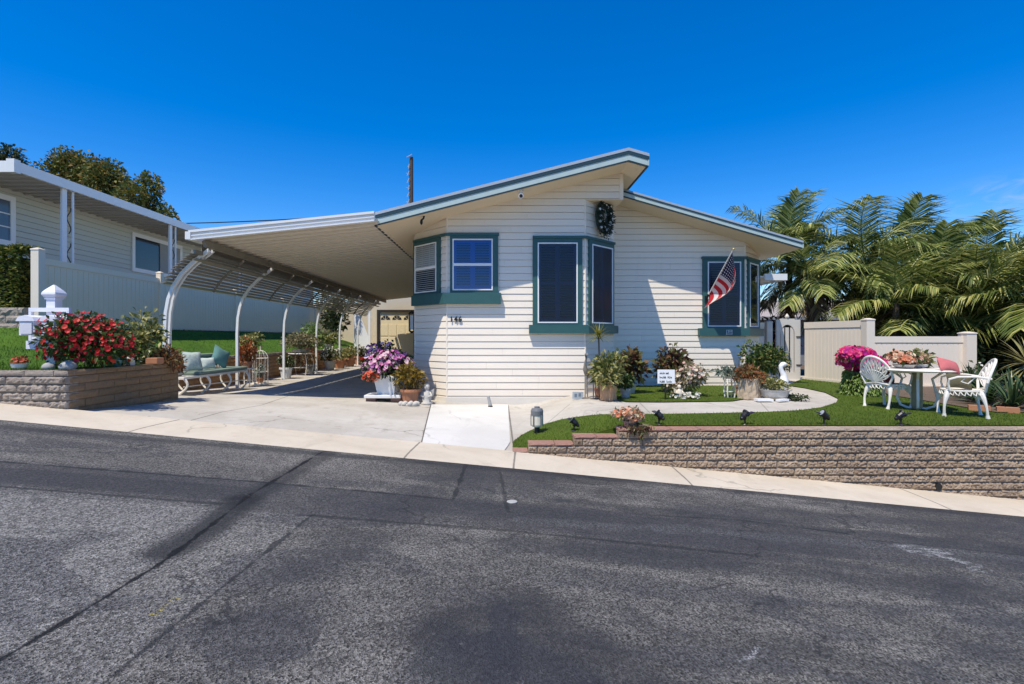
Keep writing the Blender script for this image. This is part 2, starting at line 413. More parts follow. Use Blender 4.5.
W_SIDE = sidingm('painted_lap_siding', (0.84,0.75,0.63))
W_NEI = sidingm('sage_lap_siding', (0.56,0.575,0.50))
TEAL = flat('teal_trim_paint', (0.032,0.10,0.10), 0.45, 0.15)
TEALD = flat('dark_teal_drip_edge', (0.018,0.05,0.065), 0.45)
SAGE = flat('sage_fascia_paint', (0.42,0.52,0.50), 0.5)
GREYB = flat('grey_blue_roof_edge', (0.36,0.41,0.47), 0.5)
SOFF = flat('cream_soffit_paint', (0.80,0.66,0.47), 0.6, 0.06, 2)
SHING = flat('grey_shingle', (0.16,0.15,0.14), 0.9, 0.35, 14, 0.4)
WHITE = flat('white_paint', (0.80,0.80,0.79), 0.4, 0.04)
WALUM = flat('white_aluminium', (0.74,0.74,0.73), 0.35, 0.06)
CPAN = flat('carport_pan_paint', (0.72,0.655,0.55), 0.55, 0.06, 3)
SLATM = flat('carport_slat_paint', (0.21,0.19,0.155), 0.5, 0.1)
VINYL = flat('taupe_vinyl', (0.76,0.665,0.55), 0.5, 0.04, 2)
VINYLG = flat('grey_vinyl', (0.82,0.69,0.52), 0.5, 0.05, 2)
DARKIN = flat('dark_interior', (0.012,0.014,0.02), 0.8)
SHUT = flat('white_shutter', (0.84,0.84,0.84), 0.5)
GL_BLUE = glass('sky_reflection_glass', (0.09,0.24,0.62), 0.03)  # blue tint stands in for the sky reflected in the pane
GL_DARK = glass('solar_screen_glass', (0.13,0.155,0.26), 0.0, 0.28)
GL_CLR = glass('clear_window_glass', (0.90,0.92,0.92), 0.03)
BLACK = flat('black_metal', (0.012,0.012,0.013), 0.4, 0.2)
TERRA = flat('terracotta', (0.42,0.19,0.10), 0.8, 0.2, 10, 0.2)
WPOT = flat('white_glazed_pot', (0.72,0.72,0.70), 0.35, 0.06)
STONE = flat('cast_stone', (0.50,0.47,0.42), 0.85, 0.2, 20, 0.4)
GREYR = flat('grey_rock', (0.33,0.33,0.33), 0.9, 0.35, 20, 0.5)
WOODP = flat('weathered_pole_wood', (0.09,0.065,0.05), 0.9, 0.3, 8, 0.3)
BARK = flat('bark', (0.10,0.075,0.05), 0.95, 0.4, 12, 0.6, bscale=25)
CAST = flat('white_cast_aluminium', (0.80,0.75,0.66), 0.45, 0.08, 14)
SOIL = flat('garden_soil', (0.12,0.085,0.06), 0.95, 0.4, 5, 0.6, bscale=30)
# ------------------------------------------------------------------ camera, sky, sun
cam_d = bpy.data.cameras.new('camera'); cam = bpy.data.objects.new('camera', cam_d); COL.objects.link(cam)
cam.location = (0, 0, H); cam.rotation_euler = (radians(90), 0, 0)
cam_d.lens = 18.0; cam_d.sensor_width = 36.0; cam_d.shift_x = 12/1024; cam_d.shift_y = -4/1024
cam_d.clip_start = 0.05; cam_d.clip_end = 3000
scene.camera = cam
SUNV = Vector((0.288, 0.42, -1.0)).normalized()
sl = bpy.data.lights.new('sun', 'SUN'); sl.energy = 4.8; sl.angle = radians(0.5); sl.color = (1.0, 0.925, 0.785)
so = bpy.data.objects.new('sun', sl); COL.objects.link(so); so.rotation_euler = SUNV.to_track_quat('-Z', 'Y').to_euler(); so.location = (-5, -8, 20)
wd = bpy.data.worlds.new('World'); scene.world = wd; wd.use_nodes = True
t = NT(wd.node_tree); bg = t.n['Background']
sky = t.node('ShaderNodeTexSky', sky_type='NISHITA'); sky.sun_disc = False
sky.sun_elevation = math.asin(-SUNV.z); sky.sun_rotation = atan2(-SUNV.x, -SUNV.y)
sky.air_density = 1.0; sky.dust_density = 0.15; sky.ozone_density = 4.0; sky.altitude = 300
hsv = t.node('ShaderNodeHueSaturation'); hsv.inputs['Hue'].default_value = 0.510; hsv.inputs['Saturation'].default_value = 1.45; hsv.inputs['Value'].default_value = 1.42
t.l.new(sky.outputs[0], hsv.inputs['Color'])
gen = t.node('ShaderNodeTexCoord').outputs['Generated']
cd = Vector((520, 512, 143)).normalized()
dt = t.node('ShaderNodeVectorMath', operation='DISTANCE'); t.l.new(t.scale(gen, (1, 1, 3.2)), dt.inputs[0]); dt.inputs[1].default_value = (cd.x, cd.y, cd.z*3.2)
cl = t.math('MULTIPLY', t.mapr(dt.outputs['Value'], 0.13, 0.0), t.mapr(t.noise(t.scale(gen, (9, 9, 26)), 1.6, 6, 0.6, 0.5), 0.38, 0.75))
t.put(bg.inputs['Color'], t.mixc(t.math('MULTIPLY', cl, 0.55), hsv.outputs[0], (5.0, 5.2, 5.6)))
bg.inputs['Strength'].default_value = 0.12
vs = scene.view_settings; vs.view_transform = 'Standard'; vs.look = 'None'; vs.exposure = 0.16; vs.gamma = 1.0
try: vs.use_curve_mapping = False
except Exception: pass
scene.cycles.max_bounces = 8; scene.cycles.transparent_max_bounces = 16

# ------------------------------------------------------------------ ground sheets
def grid(name, mat, x0, x1, y0, y1, nx, ny, zf, kind='structure'):
    m = MB(); vs = []; fs = []
    for j in range(ny + 1):
        for i in range(nx + 1):
            x = mix(x0, x1, i/nx); y = mix(y0, y1, j/ny); vs.append((x, y, zf(x, y)))
    for j in range(ny):
        for i in range(nx):
            a = j*(nx+1)+i; fs.append((a, a+1, a+nx+2, a+nx+1))
    m.add(vs, fs); o = m.build(name, mat, smooth=True, recalc=False); tag(o, kind=kind); return o
def ruled(m, A, B, n, k, zf, mi=0):
    """sheet between two polylines A and B (XY points), draped on zf"""
    def rs(P, n):
        P = [Vector((p[0], p[1])) for p in P]; L = [0]
        for a, b in zip(P, P[1:]): L.append(L[-1] + (b-a).length)
        out = []
        for i in range(n + 1):
            d = L[-1]*i/n; j = 0
            while j < len(L)-2 and L[j+1] < d: j += 1
            out.append(P[j].lerp(P[j+1], clamp((d-L[j])/max(1e-9, L[j+1]-L[j]))))
        return out
    a, b = rs(A, n), rs(B, n); vs = []; fs = []
    for i in range(n + 1):
        for j in range(k + 1):
            p = a[i].lerp(b[i], j/k); vs.append((p.x, p.y, zf(p.x, p.y)))
    for i in range(n):
        for j in range(k):
            q = i*(k+1)+j; fs.append((q, q+1, q+k+2, q+k+1))
    m.add(vs, fs, mi)
    return vs, fs
grid('road', asphalt(), -60, 60, -14, 6.15, 60, 10, lambda x, y: zroad(x))
gj = [([(x, 6.1), (x + 0.05, 7.02)], 0.006, 0.7) for x in (-7.9, -4.45, -1.15, 0.16, 2.3, 5.4)]
GUT = concrete('sandy_gutter_concrete', (0.50,0.43,0.335), (0.60,0.525,0.42), gj, 0.30, (0.32,0.25,0.17))
def zgut(x, y): return zroad(x) + 0.004 + 0.012*sst(6.15, 6.35, y) + 0.0
g = grid('gutter', GUT, -60, 60, 6.13, 7.03, 240, 6, zgut)
grid('ground', SOIL, -300, 300, 5.5, 500, 120, 60, lambda x, y: -0.95 - 0.0945*clamp(x, -60, 60) - 0.1*sst(7, 12, y))
grid('ground', SOIL, -300, 300, -300, -13.9, 60, 30, lambda x, y: zroad(clamp(x, -60, 60)) + 0.02)
P = lambda px, py: tuple(hit(px, py))[:2]
dj = [([P(421,447), P(431,405)], 0.010, 0.85), ([P(440,396), P(248,378)], 0.005, 0.5),
      ([P(178,424), P(222,412), P(262,405), P(330,380)], 0.007, 0.6), ([P(120,424),P(150,416)], 0.006, 0.5),
      ([P(508,405), P(513,443)], 0.008, 0.7), ([P(570,404), P(545,425)], 0.005, 0.4), ([P(640,403),P(650,413)], 0.005, 0.4), ([P(760,402),P(770,413)], 0.005, 0.4)]
DRV = concrete('driveway_concrete', (0.40,0.365,0.315), (0.52,0.485,0.43), dj, 0.55, (0.30,0.235,0.155))
grid('driveway', DRV, -7.5, 0.2, 7.0, 30, 77, 200, zlot)
grid('walkway', DRV, 0.2, 9.5, 7.4, 16, 93, 86, zlot)
grid('dirt_yard', SOIL, 6.9, 40, 7.05, 60, 60, 60, lambda x, y: 0.10 - 0.03*max(0, x-11))
# newer white concrete pad between driveway and walk
SLAB = concrete('new_white_concrete', (0.55,0.53,0.49), (0.65,0.625,0.58), [], 0.25, (0.5,0.46,0.4))
m = MB(); e = lambda x, y: zlot(x, y) + 0.012
ruled(m, [P(421.5,446.5), P(431.5,405)], [(0.05,7.02), (0.15,7.5), P(508,405)], 14, 14, e)
ruled(m, [P(421.5,446.5), (0.05,7.02)], [(-1.03,7.0), (0.05,7.005)], 14, 1, e)
tag(m.build('walkway_pad', SLAB, smooth=True), kind='structure')
# lawns of turf: front strip, strip by the house
LOW = [P(512.5,443.5), P(520,437), P(528,432.5), P(544,425), P(562.5,420), P(586,416.7), P(617,415.6), P(660,415), P(700,414.4), P(764,413), P(796,411.5), P(820.6,408.5), P(836,403.5), P(838.5,399.5), P(825,393), P(804.5,388.5), P(787,386)]
TURF = turf('turf', (0.042,0.082,0.005), (0.072,0.115,0.008), (0.13,0.165,0.02))
TURFL = turf('lawn_turf', (0.040,0.10,0.006), (0.065,0.14,0.008), (0.11,0.19,0.015))
zl = lambda x, y: zlot(x, y) + 0.02
WALL_END = 15.0
cut = 13
m = MB()
right_edge = [(8.9,12.4), (8.62,14.6)]
ruled(m, LOW[:cut], [(0.18,7.2), (0.9,7.2), (1.6,7.2), (LOW[cut-1][0]+0.3,7.2)], 60, 12, zl)
ruled(m, LOW[cut-1:], [(LOW[cut-1][0]+0.3,7.2), (8.2,7.2), (9.2,9.0), (8.98,12.5), (8.62,14.6)], 40, 16, zl)
ruled(m, [(8.2,7.2), (9.2,9.0)], [(WALL_END,7.2), (WALL_END,7.7)], 10, 14, zl)
sk = [(0.2,7.202),(0.7,7.202),(1.2,7.202),(1.7,7.202),(2.2,7.202)]
m.add([(x, y, zl(x, y)+.004) for x, y in sk] + [(x, y, zl(x, y)-.3) for x, y in sk], [(i, i+1, i+6, i+5) for i in range(4)])
lawn = tag(m.build('lawn', TURF, smooth=True), kind='structure')
UPP = [P(617,400.5), P(626,402.5), P(660,402.8), P(700,402.3), P(732,401.8), P(746,399.5)]
m = MB()
ruled(m, UPP, [(2.62,12.55), (6.0,12.55)], 30, 10, zl)
tag(m.build('lawn', TURF, smooth=True), kind='structure')
# left terrace lawn
m = MB()
ruled(m, [(-5.98,7.06), (-5.98,9.35)], [(-30,7.06), (-30,9.35)], 12, 120, zterr)
ruled(m, [(-7.4,9.35), (-7.4,30)], [(-9.6,9.35), (-9.6,30)], 60, 40, zterr)
ruled(m, [(-9.6,9.35), (-9.6,10.5)], [(-30,9.35), (-30,10.5)], 6, 40, zterr)
tag(m.build('lawn', TURFL, smooth=True), kind='structure')
grid('terrace', SOIL, -60, -9.4, 10.45, 60, 30, 20, lambda x, y: 1.64)
# grass blades of the turf: short upright slivers
def blades(polyf, n, mat, h0, h1, zf):
    m = MB(); rg = random.Random(3)
    for _ in range(n):
        q = polyf(rg)
        if q is None: continue
        x, y = q; z = zf(x, y) - 0.004; h = rg.uniform(h0, h1); a = rg.uniform(0, pi); w = 0.004 + 0.002*rg.random()
        lx, ly = rg.uniform(-.4,.4)*h, rg.uniform(-.4,.4)*h
        m.add([(x-w*cos(a), y-w*sin(a), z), (x+w*cos(a), y+w*sin(a), z), (x+lx, y+ly, z+h)], [(0,1,2)])
    o = m.build('grass', mat, recalc=False); return tag(o, kind='stuff')
def inside(poly, x, y):
    c = False; j = len(poly)-1
    for i in range(len(poly)):
        (xi, yi), (xj, yj) = poly[i], poly[j]
        if (yi > y) != (yj > y) and x < (xj-xi)*(y-yi)/(yj-yi)+xi: c = not c
        j = i
    return c
GR = leafm('grass_blade', [(0.038,0.078,0.005), (0.062,0.112,0.007), (0.10,0.15,0.014), (0.16,0.16,0.04)], 0.9, 0.2)
poly1 = LOW + [(8.62,14.5), (8.9,12.4), (9.2,9.0), (11,7.5), (11,7.21), (0.18,7.21)]
poly2 = UPP + [(6.0,12.5), (2.65,12.5)]
def pf(poly):
    x0, x1 = min(p[0] for p in poly), max(p[0] for p in poly); y0, y1 = min(p[1] for p in poly), max(p[1] for p in poly)
    def f(rg):
        for _ in range(20):
            x, y = rg.uniform(x0, x1), y0 + (y1-y0)*rg.random()**1.6
            if inside(poly, x, y): return x, y
    return f
blades(pf(poly1), 26000, GR, 0.015, 0.035, zl)
blades(pf(poly2), 5000, GR, 0.015, 0.035, zl)
GRL = leafm('lawn_blade', [(0.035,0.085,0.006), (0.06,0.13,0.008), (0.095,0.18,0.014)], 0.9, 0.2)
blades(pf([(-12,7.1), (-6.0,7.1), (-6.0,9.3), (-7.4,9.4), (-7.4,22), (-9.4,22), (-9.6,10.4), (-12,10.4)]), 16000, GRL, 0.03, 0.06, zterr)

# ------------------------------------------------------------------ garden walls of split block
def blockrow(m, x0, x1, y0, z0, h, L, off, rg, depth=0.18, rough=0.018, axis=0, cap=False, sgn=-1, nx=7, nz=3, zslope=0.0):
    """a course of rough faced blocks; face looks toward -Y (axis 0) or toward +X (axis 1, x0..x1 run along Y)"""
    x = x0 - off
    while x < x1 - 1e-4:
        a, b = max(x, x0), min(x + L, x1); x += L
        if b - a < 0.03: continue
        g = 0.005; vs = []; fs = []
        ph = rg.random()*0.008
        for k in range(nz + 1):
            for i in range(nx + 1):
                u = mix(a + g, b - g, i/nx); z = mix(z0 + g*0.8, z0 + h - g*0.8, k/nz)
                edge = (i in (0, nx)) or (k in (0, nz))
                d = -0.004 if edge else rough*rg.uniform(0.1, 1.0) + ph
                vs.append((u, d, z + rg.uniform(-.3,.3)*0.006*(not edge)))
        n = len(vs); W = nx + 1
        for k in range(nz):
            for i in range(nx):
                q = k*W+i; fs.append((q, q+1, q+W+1, q+W))
        bk = [(a+g, -depth, z0+g*.8), (b-g, -depth, z0+g*.8), (b-g, -depth, z0+h-g*.8), (a+g, -depth, z0+h-g*.8)]
        vs += bk
        top = [nz*W+i for i in range(W)]; bot = [i for i in range(W)]; lf = [k*W for k in range(nz+1)]; rt = [k*W+nx for k in range(nz+1)]
        fs += [tuple(top + [n+2, n+3]), tuple(bot[::-1] + [n, n+1][:2]), tuple(lf + [n+3, n]), tuple(rt[::-1] + [n+1, n+2])]
        if axis == 0: w = [(v[0], y0 - v[1], v[2]) for v in vs]
        else: w = [(y0 + v[1], v[0], v[2]) for v in vs]
        m.add(w, fs)
rg = random.Random(11)
BLK = blockstone('split_block', (0.45,0.33,0.23), (0.58,0.45,0.325))
BLKL = blockstone('terrace_block', (0.44,0.37,0.31), (0.53,0.455,0.385)); BLKS = blockstone('shaded_side_block', (0.36,0.225,0.12), (0.44,0.285,0.16))  # side blocks are the same stone, with shade put into a browner colour
CAPB = blockstone('cap_block', (0.62,0.49,0.36), (0.68,0.55,0.42), True)
MORT = flat('mortar', (0.20,0.17,0.145), 0.95, 0.2)
root = thing('retaining_wall', 'tan split block retaining wall stepping down along the street kerb below the green lawn', 'garden wall', (0.17, 7.0, 0.16))
hs = 0.100
cap = MB(); body = MB(); core = MB()
steps = [(0.17, 0.385, -0.137), (0.385, 1.01, -0.037), (1.01, 1.62, 0.063), (1.62, WALL_END, 0.163)]
for i, (a, b, zt) in enumerate(steps):
    blockrow(cap, a, b, 7.0 - 0.014, zt - 0.038, 0.038, 0.40, rg.uniform(0, .2), rg, 0.235, 0.006, nx=5, nz=2)
for k in range(20):
    zt = 0.163 - 0.038 - hs*k; zb = zt - hs
    xs = 0.17
    for (a, b, z) in steps:
        if z - 0.038 >= zt - 0.03: xs = a; break
    # left end of the course: only where the step above is high enough, right of where ground swallows it
    blockrow(body, xs, WALL_END, 7.0, zb, hs, 0.41, (xs - 0.17 + 0.205*(k % 2) + 0.05 + rg.uniform(-.025,.025)) % 0.41, rg, 0.16, 0.03, nx=22, nz=5)
core.box(0.2, WALL_END, 7.012, 7.19, -1.8, -0.2); core.box(1.64, WALL_END, 7.012, 7.19, -0.2, 0.12)
core.box(1.03, 1.64, 7.012, 7.19, -0.2, 0.02); core.box(0.41, 1.03, 7.012, 7.19, -0.2, -0.08)
body.build('block_face', BLK, root); cap.build('cap', CAPB, root); core.build('core', MORT, root)
dp = MB(); q = at(937, 486, 7.0); dp.lathe([(0.03, 0), (0.045, 0), (0.045, 0.05), (0.03, 0.05)], 14, (0,0,0))
dp.build('drain_pipe', BLACK, root, xf=lambda v: Vector((q.x + v.x, 6.985 - v.z + 0.03, q.z + v.y)))

root = thing('terrace_wall', 'tan split block planter wall with a corner at the driveway edge below the red flowers', 'garden wall', (-5.9, 7.0, 0.4))
body = MB(); cap = MB(); core = MB()
blockrow(cap, -16, -5.9, 6.99, 0.875, 0.08, 0.40, 0.1, rg, 0.2, 0.006)
for k in range(9): blockrow(body, -16, -5.905, 7.0, 0.875 - 0.112*(k+1), 0.112, 0.40, 0.2*(k % 2) + rg.uniform(-.04,.04), rg, 0.18, 0.034, nx=12, nz=4)
side = MB(); cap2 = MB()
for k in range(9): blockrow(side, 7.0, 9.42, -5.91, 0.875 - 0.112*(k+1), 0.112, 0.55, 0.25*(k % 2), rg, 0.18, 0.008, axis=1)
blockrow(cap2, 7.0, 9.42, -5.9, 0.875, 0.08, 0.40, 0.3, rg, 0.2, 0.005, axis=1)
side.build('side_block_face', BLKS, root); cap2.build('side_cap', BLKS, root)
core.box(-16, -5.94, 7.02, 7.2, -0.3, 0.86); core.box(-6.1, -5.94, 7.03, 9.40, -0.3, 0.86); core.box(-7.4, -5.93, 9.24, 9.43, -0.3, 0.93)
body.build('block_face', BLKL, root); cap.build('cap', BLKL, root); core.build('core', MORT, root)
root = thing('terrace_wall', 'long low tan block wall behind the bench and potted plants under the carport', 'garden wall', (-7.3, 9.5, 0.1))
body = MB(); cap = MB(); core = MB()
blockrow(cap, 9.42, 29, -7.28, 0.845, 0.08, 0.40, 0.1, rg, 0.2, 0.005, axis=1, nx=2)
for k in range(7): blockrow(body, 9.42, 29, -7.3, 0.845 - 0.112*(k+1), 0.112, 0.40, 0.2*(k % 2), rg, 0.18, 0.012, axis=1, nx=4)
core.box(-7.48, -7.33, 9.44, 29, -0.3, 0.84)
BLKO = blockstone('warm_block', (0.54,0.30,0.15), (0.62,0.37,0.20))
body.build('block_face', BLKO, root); cap.build('cap', BLKL, root); core.build('core', MORT, root)

# ------------------------------------------------------------------ the house
house = thing('manufactured_house', 'cream lap sided house with teal trimmed corner windows and split gable roof', 'house', (2.3, 11.0, 0.0))
A, B, C, D, E, F, G_ = (-1.96,11.82), (-1.14,11.0), (1.83,11.0), (2.6,11.77), (2.6,12.6), (6.03,12.6), (6.70,13.27)
def siding(bm, p0, p1, zb, zt, cuts=(), h=0.146, t0=0.018, t1=0.006):
    d = Vector((p1[0]-p0[0], p1[1]-p0[1], 0)); L = d.length; d.normalize(); n = Vector((d.y, -d.x, 0))
    b2 = bmesh.new(); z = zb; k_ = int(L*7)
    a = Vector((p0[0], p0[1], 0)); b = Vector((p1[0], p1[1], 0))
    while z < zt - 1e-4:
        z2 = min(z + h, zt)
        zs = min(z + 0.008, z2)
        v = [b2.verts.new(q) for q in (a + n*t0 + Vector((0,0,zs)), b + n*t0 + Vector((0,0,zs)), b + n*t1 + Vector((0,0,z2)), a + n*t1 + Vector((0,0,z2)), a - n*0.03 + Vector((0,0,zs)), b - n*0.03 + Vector((0,0,zs)), a - n*0.03 + Vector((0,0,z)), b - n*0.03 + Vector((0,0,z)), a + n*t1 + Vector((0,0,z)), b + n*t1 + Vector((0,0,z)))]
        sl_ = 0.25 + 0.5*((k_ * 0.618) % 1.0); k_ += 1; g_ = 0.0010/max(L, .1)
        if L > 2.2:
            mA = [v[0].co.lerp(v[1].co, sl_ - g_), v[0].co.lerp(v[1].co, sl_ + g_), v[3].co.lerp(v[2].co, sl_ + g_), v[3].co.lerp(v[2].co, sl_ - g_)]; w_ = [b2.verts.new(q) for q in mA]
            b2.faces.new((v[0], w_[0], w_[3], v[3])); b2.faces.new((w_[1], v[1], v[2], w_[2]))
        else: b2.faces.new((v[0], v[1], v[2], v[3]))
        b2.faces.new((v[4], v[5], v[1], v[0])); b2.faces.new((v[6], v[7], v[5], v[4])); b2.faces.new((v[8], v[9], v[7], v[6])); z = z2
    for co, no in cuts:
        bmesh.ops.bisect_plane(b2, geom=b2.verts[:] + b2.edges[:] + b2.faces[:], plane_co=co, plane_no=no, clear_outer=True)
    me = bpy.data.meshes.new('tmp'); b2.to_mesh(me); b2.free()
    bm.from_mesh(me); bpy.data.meshes.remove(me)
def link_bm(bm, name, mat, parent):
    me = bpy.data.meshes.new(name)
    off = Vector((0,0,0)); q = parent
    while q is not None: off += q.location; q = q.parent
    bmesh.ops.translate(bm, verts=bm.verts, vec=-off)
    bm.to_mesh(me); bm.free(); me.materials.append(mat)
    o = bpy.data.objects.new(name, me); COL.objects.link(o); o.parent = parent; return o
HZ = lambda x: 4.953 + 0.2545*(x-2.58) if x <= 2.58 else 4.953 - 0.285*(x-2.58)     # underside of the high roof
LZ = lambda x: 3.90 - 0.29*(x - 5.55)                                               # underside of the low roof
cutH = ((2.58, 0, 4.953), (-0.2545, 0, 1)); cutR = ((2.58, 0, 4.953), (0.285, 0, 1)); cutL = ((5.55, 0, 3.90), (0.29, 0, 1))
bm = bmesh.new(); ZB = -0.14; BACK = 29.0
SK = 0.146
siding(bm, A, B, ZB, 4.6, [cutH]); siding(bm, B, C, ZB, 5.1, [cutH]); siding(bm, C, D, ZB, ZB + 0.146*32 - 0.06)
siding(bm, C, (2.62,11.0), ZB + 0.146*31, 5.1, [cutH, cutR]); siding(bm, (2.62,11.0), (2.62,BACK), ZB + 0.146*31, 4.94)
siding(bm, D, E, ZB, 4.6); siding(bm, E, F, ZB, 5.0, [cutL]); siding(bm, F, G_, ZB, 4.0, [cutL])
siding(bm, G_, (6.70,BACK), ZB, 3.5); siding(bm, (6.70,BACK), (-1.96,BACK), ZB, 5.1, [cutH, cutL]); siding(bm, (-1.96,BACK), A, ZB, 3.72)
link_bm(bm, 'wall', W_SIDE, house)
# underside where the square gable oversails the canted corner; corner boards
m = MB(); zq = ZB + 0.146*31
m.prism([C, (2.64,10.985), (2.64,12.6), E, D], zq - 0.02, zq - 0.004)
m.build('overhang_soffit', SOFF, house)
m = MB()
def cboard(p, z0, z1, d0, d1, w=0.042):
    for d in (d0, d1):
        d = Vector((d[0], d[1])).normalized()
        n = Vector((d.y, -d.x)) if d is not None else None
    m.lathe([(w*0.5, z0), (w*0.5, z1)], 8, (p[0], p[1], 0))
for p_, z_ in ((B, 4.0), (C, zq-.03), (F, LZ(6.03)-.02), (A, 3.72), (D, zq-.03), (G_, 3.5)):
    m = MB(); cboard(p_, ZB, z_, (1,0), (1,0)); m.build('corner_board', W_SIDE, house)
m = MB()
m.box(2.565, 2.645, 10.972, 10.995, zq-0.02, 4.925)
m.build('corner_board', W_SIDE, house)
# foundation skirt
m = MB()
def path_prism(m, pts, o0, o1, z0, z1, mi=0, ext=0.0):
    """band that follows a wall polyline from offset o0 to o1 outward"""
    P2 = [Vector((p[0], p[1])) for p in pts]
    if ext:
        P2[0] = P2[0] - (P2[1]-P2[0]).normalized()*ext; P2[-1] = P2[-1] + (P2[-1]-P2[-2]).normalized()*ext
    def off(o):
        out = []
        for i, p in enumerate(P2):
            ns = []
            if i > 0: d = (P2[i]-P2[i-1]).normalized(); ns.append(Vector((d.y, -d.x)))
            if i < len(P2)-1: d = (P2[i+1]-P2[i]).normalized(); ns.append(Vector((d.y, -d.x)))
            n = sum(ns, Vector((0,0))).normalized(); out.append(p + n*(o / max(0.3, n.dot(ns[0]))))
        return out
    a, b = off(o0), off(o1)
    for i in range(len(P2)-1):
        q = [a[i], a[i+1], b[i+1], b[i]]
        n = 4; vs = [(p.x, p.y, z0) for p in q] + [(p.x, p.y, z1) for p in q]
        fs = [(3,2,1,0), (4,5,6,7), (3,2,6,7), (0,1,5,4)]
        if i == 0: fs.append((0,3,7,4))
        if i == len(P2)-2: fs.append((1,2,6,5))
        m.add(vs, fs, mi)
path_prism(m, [A, B, C, D, E, F, G_], -0.02, 0.024, -0.2, 0.125)
m.build('foundation_skirt', flat('skirt_paint', (0.66,0.61,0.53), 0.7, 0.1, 4), house)
# roofs
YF, YL = 10.25, 11.85
def slope_bar(m, pts, y0, y1, dz0, dz1, mi=0):
    """prism along Y following the roof line: pts are (x, z of underside)"""
    up = [(x, z + dz1) for x, z in pts]; lo = [(x, z + dz0) for x, z in pts][::-1]
    for i in range(len(pts)-1):
        q = [(pts[i][0], pts[i][1]+dz0), (pts[i+1][0], pts[i+1][1]+dz0), (pts[i+1][0], pts[i+1][1]+dz1), (pts[i][0], pts[i][1]+dz1)]
        m.prism_y(q, y0, y1, mi)
HP = [(-2.5, HZ(-2.5)), (2.58, 4.953), (2.96, HZ(2.96))]
LP = [(2.66, LZ(2.66)), (7.0, LZ(7.0))]
m = MB(); slope_bar(m, HP, YF + 0.03, BACK + .4, 0.0, 0.20, 0); roof = m.build('roof', SHING, house)
m = MB(); slope_bar(m, [(-2.53, HZ(-2.53)), (2.58, 4.953), (2.99, HZ(2.99))], YF, BACK + .4, 0.202, 0.262); m.build('shingle_layer', GREYB, roof)
m = MB(); slope_bar(m, [(-2.47, HZ(-2.47)), (2.58, 4.953), (2.93, HZ(2.93))], YF + 0.06, BACK + .3, -0.012, -0.002); m.build('soffit', SOFF, roof)
m = MB()
slope_bar(m, HP, YF, YF + 0.028, 0.012, 0.125); m.box(-2.53, -2.502, YF, BACK + .4, HZ(-2.5)+0.01, HZ(-2.5)+0.125); m.box(2.962, 2.985, YF, BACK+.4, HZ(2.96)+0.01, HZ(2.96)+0.125)
m.build('fascia', SAGE, roof)
m = MB(); slope_bar(m, HP, YF - 0.012, YF + 0.028, 0.127, 0.185); slope_bar(m, HP, YF + 0.004, YF + 0.028, -0.012, 0.010)
m.box(-2.54, -2.502, YF, BACK + .4, HZ(-2.5)+0.127, HZ(-2.5)+0.185); m.box(-2.52, -2.49, YF+.03, BACK + .4, HZ(-2.5)-0.014, HZ(-2.5)+0.008); m.box(2.962, 2.992, YF, BACK+.4, HZ(2.96)+0.127, HZ(2.96)+0.185); m.box(2.95, 2.98, YF+.03, BACK+.4, HZ(2.96)-0.014, HZ(2.96)+0.008)
m.build('drip_edge', TEALD, roof)
m = MB(); slope_bar(m, LP, YL + 0.03, BACK + .4, 0.0, 0.13, 0); roof2 = m.build('roof', SHING, house)
m = MB(); slope_bar(m, [(2.66, LZ(2.66)), (7.03, LZ(7.03))], YL, BACK + .4, 0.132, 0.178); m.build('shingle_layer', GREYB, roof2)
m = MB(); slope_bar(m, [(2.66, LZ(2.66)), (6.98, LZ(6.98))], YL + 0.06, BACK + .3, -0.012, -0.002); m.build('soffit', SOFF, roof2)
m = MB(); slope_bar(m, LP, YL, YL + 0.028, 0.012, 0.095); m.box(7.002, 7.03, YL, BACK+.4, LZ(7.0)+0.005, LZ(7)+0.10); m.build('fascia', SAGE, roof2)
m = MB(); slope_bar(m, LP, YL - 0.012, YL + 0.028, 0.097, 0.13); slope_bar(m, LP, YL + 0.004, YL + 0.028, -0.012, 0.010); m.box(7.002, 7.045, YL, BACK+.4, LZ(7.0)+0.102, LZ(7)+0.13); m.build('drip_edge', TEALD, roof2)

